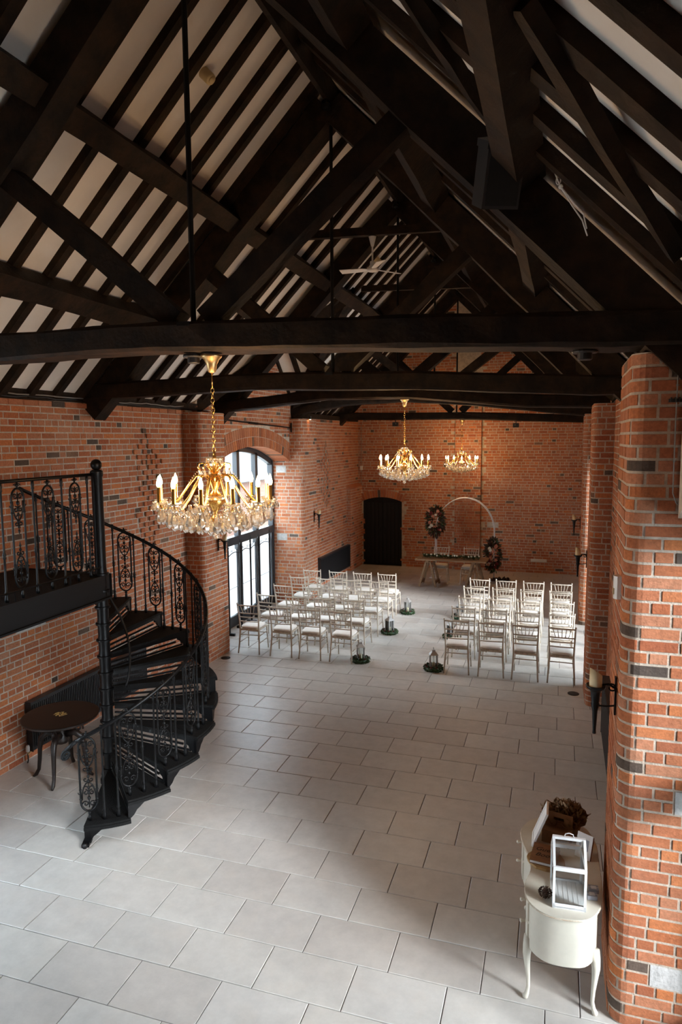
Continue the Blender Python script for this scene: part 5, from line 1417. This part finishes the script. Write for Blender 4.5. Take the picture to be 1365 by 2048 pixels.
# ------------------------------------------------------------------ fittings
def fittings():
    t = thing('loudspeaker', 'black wedge loudspeaker hung at the rafter and purlin joint', 'loudspeaker', (-.36, 4.30, 5.46), .35)
    M = Matrix.Rotation(.5, 4, 'X')
    pr = [(-.11, -.09), (.11, -.09), (.14, .05), (.06, .12), (-.06, .12), (-.14, .05)]
    MB().prism(pr, -.19, .13, M).build('cabinet', BLACKP, t)
    MB().prism([(p[0] * 1.06, p[1] * 1.06) for p in pr], .13, .17, M).build('top_plate', BLACKP, t)
    MB().box((0, -.093, -.03), (.19, .008, .28), M).build('grille', STEEL, t)
    MB().lathe([(.03, -.20), (.05, -.195), (.05, -.19), (.001, -.19)][::-1], 14, (0, .0, 0), M).build('handle_cup', IRON, t)
    MB().bar((0, .05, .17), (0, .10, .36), .04, .02).build('hanging_bracket', IRON, t)
    t = thing('white_cord', 'white knotted cord dangling from the rafter beside the loudspeaker', 'cord', (-.07, 4.34, 5.48))
    MB().tube([(0, 0, .02), (.02, 0, -.06), (.035, 0, -.10), (.05, 0, -.13), (.115, 0, -.24), (.175, 0, -.33), (.205, 0, -.42)], .0045, 6).build('strand', ROPE, t)
    MB().tube([(.05, 0, -.13), (.12, -.01, -.225), (.18, -.01, -.30), (.20, 0, -.38)], .0045, 6).build('strand', ROPE, t)
    MB().tube([(.036 + .012 * math.cos(a), 0, -.095 + .022 * math.sin(a)) for a in [2 * PI * i / 10 for i in range(10)]], .004, 5, closed=True).build('loop', ROPE, t)
    MB().ball((.05, 0, -.13), .014, 8, 5).build('knot', ROPE, t)
    # detectors on the slopes and on the beam
    for (x, y, lab) in ((-3.28, 6.13, 'round beige detector on the plaster slope near the king rod'), (-3.36, 12.85, 'round beige detector on the plaster behind the ceiling fan')):
        t = thing('roof_detector', lab, 'detector', (x, y, roofz(x)), group='beige roof detectors')
        M = Matrix.Rotation(PI - PI / 4, 4, 'Y') if False else Matrix.Rotation(3 * PI / 4, 4, 'Y')
        MB().lathe([(.055, -.01), (.055, .10), (.05, .115), (.001, .115)], 18, (0, 0, 0), M).build('body', BEIGE, t, smooth=True)
        MB().lathe([(.035, .115), (.033, .127), (.001, .127)], 14, (0, 0, 0), M).build('lens', BEIGE, t, smooth=True)
    for (x, z, lab) in ((-2.62, 4.528, 'black round alarm sounder under the foremost beam beside the chandelier cup'), (.15, 4.44, 'small black alarm sounder under the foremost beam by the pillar')):
        t = thing('beam_sounder', lab, 'sounder', (x, 4.62, z), group='black sounders under the foremost beam')
        MB().lathe([(.075, -.018), (.08, -.01), (.075, .006)], 18).build('base_ring', BLACKP, t); MB().lathe([(.001, -.06), (.04, -.06), (.045, -.055), (.045, -.015)], 14).build('body', BLACKP, t)
    t = thing('motion_sensor', 'white wall sensor on the inner face of the near pillar', 'sensor', (gx(4.72), 4.72, 2.92))
    MB().prism([(0, -.04), (-.025, -.04), (-.045, -.02), (-.045, .02), (-.025, .04), (0, .04)][::-1], -.075, .075).build('housing', PLASTIC, t); MB().box((-.042, 0, -.025), (.012, .05, .04)).build('lens', BEIGE, t)
    # conduit on the near pillar
    t = thing('pillar_cable', 'pale cable stapled down the face of the near pillar', 'cable', (.67, 4.494, 0))
    MB().tube([(.05, -.004, 4.39), (.0, -.004, 4.36), (-.002, -.004, 4.0), (0, -.004, 3.56), (.02, -.004, 3.50), (.09, -.004, 3.45), (.20, -.004, 3.42)], .004, 6).build('sheath', CABLE, t)
    for z in (4.2, 3.75): MB().box((0, -.003, z), (.016, .008, .008)).build('staple', CABLE, t)
    t = thing('terminal_bracket', 'black terminal block fixed to the near pillar face', 'bracket', (.68, 4.494, 4.11))
    MB().box((0, -.012, 0), (.11, .024, .02)).build('bar', BLACKP, t)
    for k in range(5): MB().box((-.045 + k * .022, -.03, .004), (.008, .02, .028)).build('terminal', BLACKP, t)
    # far fittings
    for (x, z, lab) in ((-4.25, 4.38, 'small black stage spotlight under the last beam on the door side'), (-1.04, 4.31, 'small black stage spotlight under the last beam on the pillar side')):
        t = thing('stage_light', lab, 'spotlight', (x, 18.38, z), group='black stage lights under the last beam')
        MB().box((0, 0, -.10), (.15, .12, .11)).build('body', BLACKP, t); MB().bar((0, 0, -.06), (0, 0, .03), .03, .02, up=(1, 0, 0)).build('yoke', BLACKP, t)
        MB().lathe([(.035, 0), (.04, .02), (.001, .02)], 12, (0, -.06, -.10), Matrix.Identity(4)).build('lens', BLACKP, t)
    t = thing('junction_box', 'small white junction box high in the far corner', 'box', (xl(19.9) + .33 - .25, YF - .003, 3.0))
    MB().box((.03, -.02, 0), (.08, .04, .13)).build('body', PLASTIC, t); MB().tube([(.03, -.012, .06), (.03, -.012, 1.32)], .007, 6).build('conduit', CABLE, t); MB().tube([(.03, -.012, -.06), (.03, -.012, -.4), (.06, -.012, -.55)], .006, 6).build('conduit', CABLE, t)
    t = thing('wall_bell', 'white oval bell push above the black far door corner', 'bell', (-5.74, YF - .003, 2.28))
    M = Matrix.Rotation(PI / 2, 4, 'X'); MB().lathe([(.06, 0), (.06, .02), (.045, .035), (.001, .038)], 16, (0, 0, 0), M).build('cover', PLASTIC, t); t.scale = (.8, 1, 1.5)
    t = thing('air_vent', 'white louvred air vent low on the far wall beyond the chairs', 'vent', (-.43, YF - .003, .37))
    MB().box((0, -.006, 0), (.44, .012, .09)).build('frame', PLASTIC, t)
    for k in range(5): MB().box((0, -.016, -.03 + k * .015), (.40, .008, .007)).build('louvre', PLASTIC, t)
    for (x, y, lab) in ((-5.58, 10.66, 'round floor socket at the foot of the window-side pillar'), (.33, 10.62, 'round floor socket at the foot of the shaded pillar')):
        t = thing('floor_socket', lab, 'floor socket', (x, y, .0), group='round floor sockets')
        MB().lathe([(.085, .0005), (.085, .006), (.075, .008), (.001, .008)], 20).build('lid', STEEL, t); MB().box((0, 0, .0095), (.09, .02, .003)).build('flap', BLACKP, t)
    # wall tie rod over the arch
    t = thing('tie_rod', 'long iron tie rod with cross plate above the arched window', 'tie rod', (xl(13) + .10, 0, 0))
    MB().tube([(0, 11.13, 4.27), (0, 14.74, 4.15)], .014, 8).build('rod', IRON, t)
    MB().bar((.0, 14.72, 4.05), (.0, 14.72, 4.27), .03, .02, up=(0, 1, 0)).build('cross_plate', IRON, t); MB().tube([(0, 12.45, 4.225), (0, 12.85, 4.212)], .024, 8).build('turnbuckle', IRON, t)
    # cables along the wall plate
    def cab(y0, y1, z, lab, seed):
        t = thing('roof_cable', lab, 'cable', (0, 0, 0), group='cables along the wall plate'); rnd = random.Random(seed)
        for q in range(2):
            pts = [(xl(y0 + (y1 - y0) * i / 16) + .018 + .006 * q, y0 + (y1 - y0) * i / 16, z + .03 * q + rnd.uniform(-.012, .012)) for i in range(17)]
            MB().tube(pts, .009, 6).build('cable', CABLE if q else BLACKP, t, smooth=True)
    cab(5.1, 7.72, 4.43, 'cable run along the wall plate ending at the second truss', 1)
    cab(8.1, 10.2, 4.42, 'cable run along the wall plate above the honeycomb brick vent', 2)
    # small lamp washing the pillar beyond the window
    t = thing('pillar_spotlight', 'small lit spotlight washing the top of the pillar past the window', 'spotlight', (fx(15.25) + .05, 15.12, 4.40))
    MB().lathe([(.03, -.05), (.034, -.045), (.034, .02), (.02, .03)], 12).build('body', BLACKP, t); MB().lathe([(.001, -.052), (.026, -.052), (.026, -.051)], 12).build('lamp_face', LEDGLOW, t)
    l = bpy.data.lights.new('spot', 'SPOT'); l.energy = 14; l.color = (1, .60, .25); l.spot_size = 1.5; l.spot_blend = .8; l.shadow_soft_size = .02
    o = bpy.data.objects.new('spot_light', l); o.location = (0, 0, -.06); o.parent = t; o.rotation_euler = (0, -.35, 0); C.objects.link(o)
fittings()
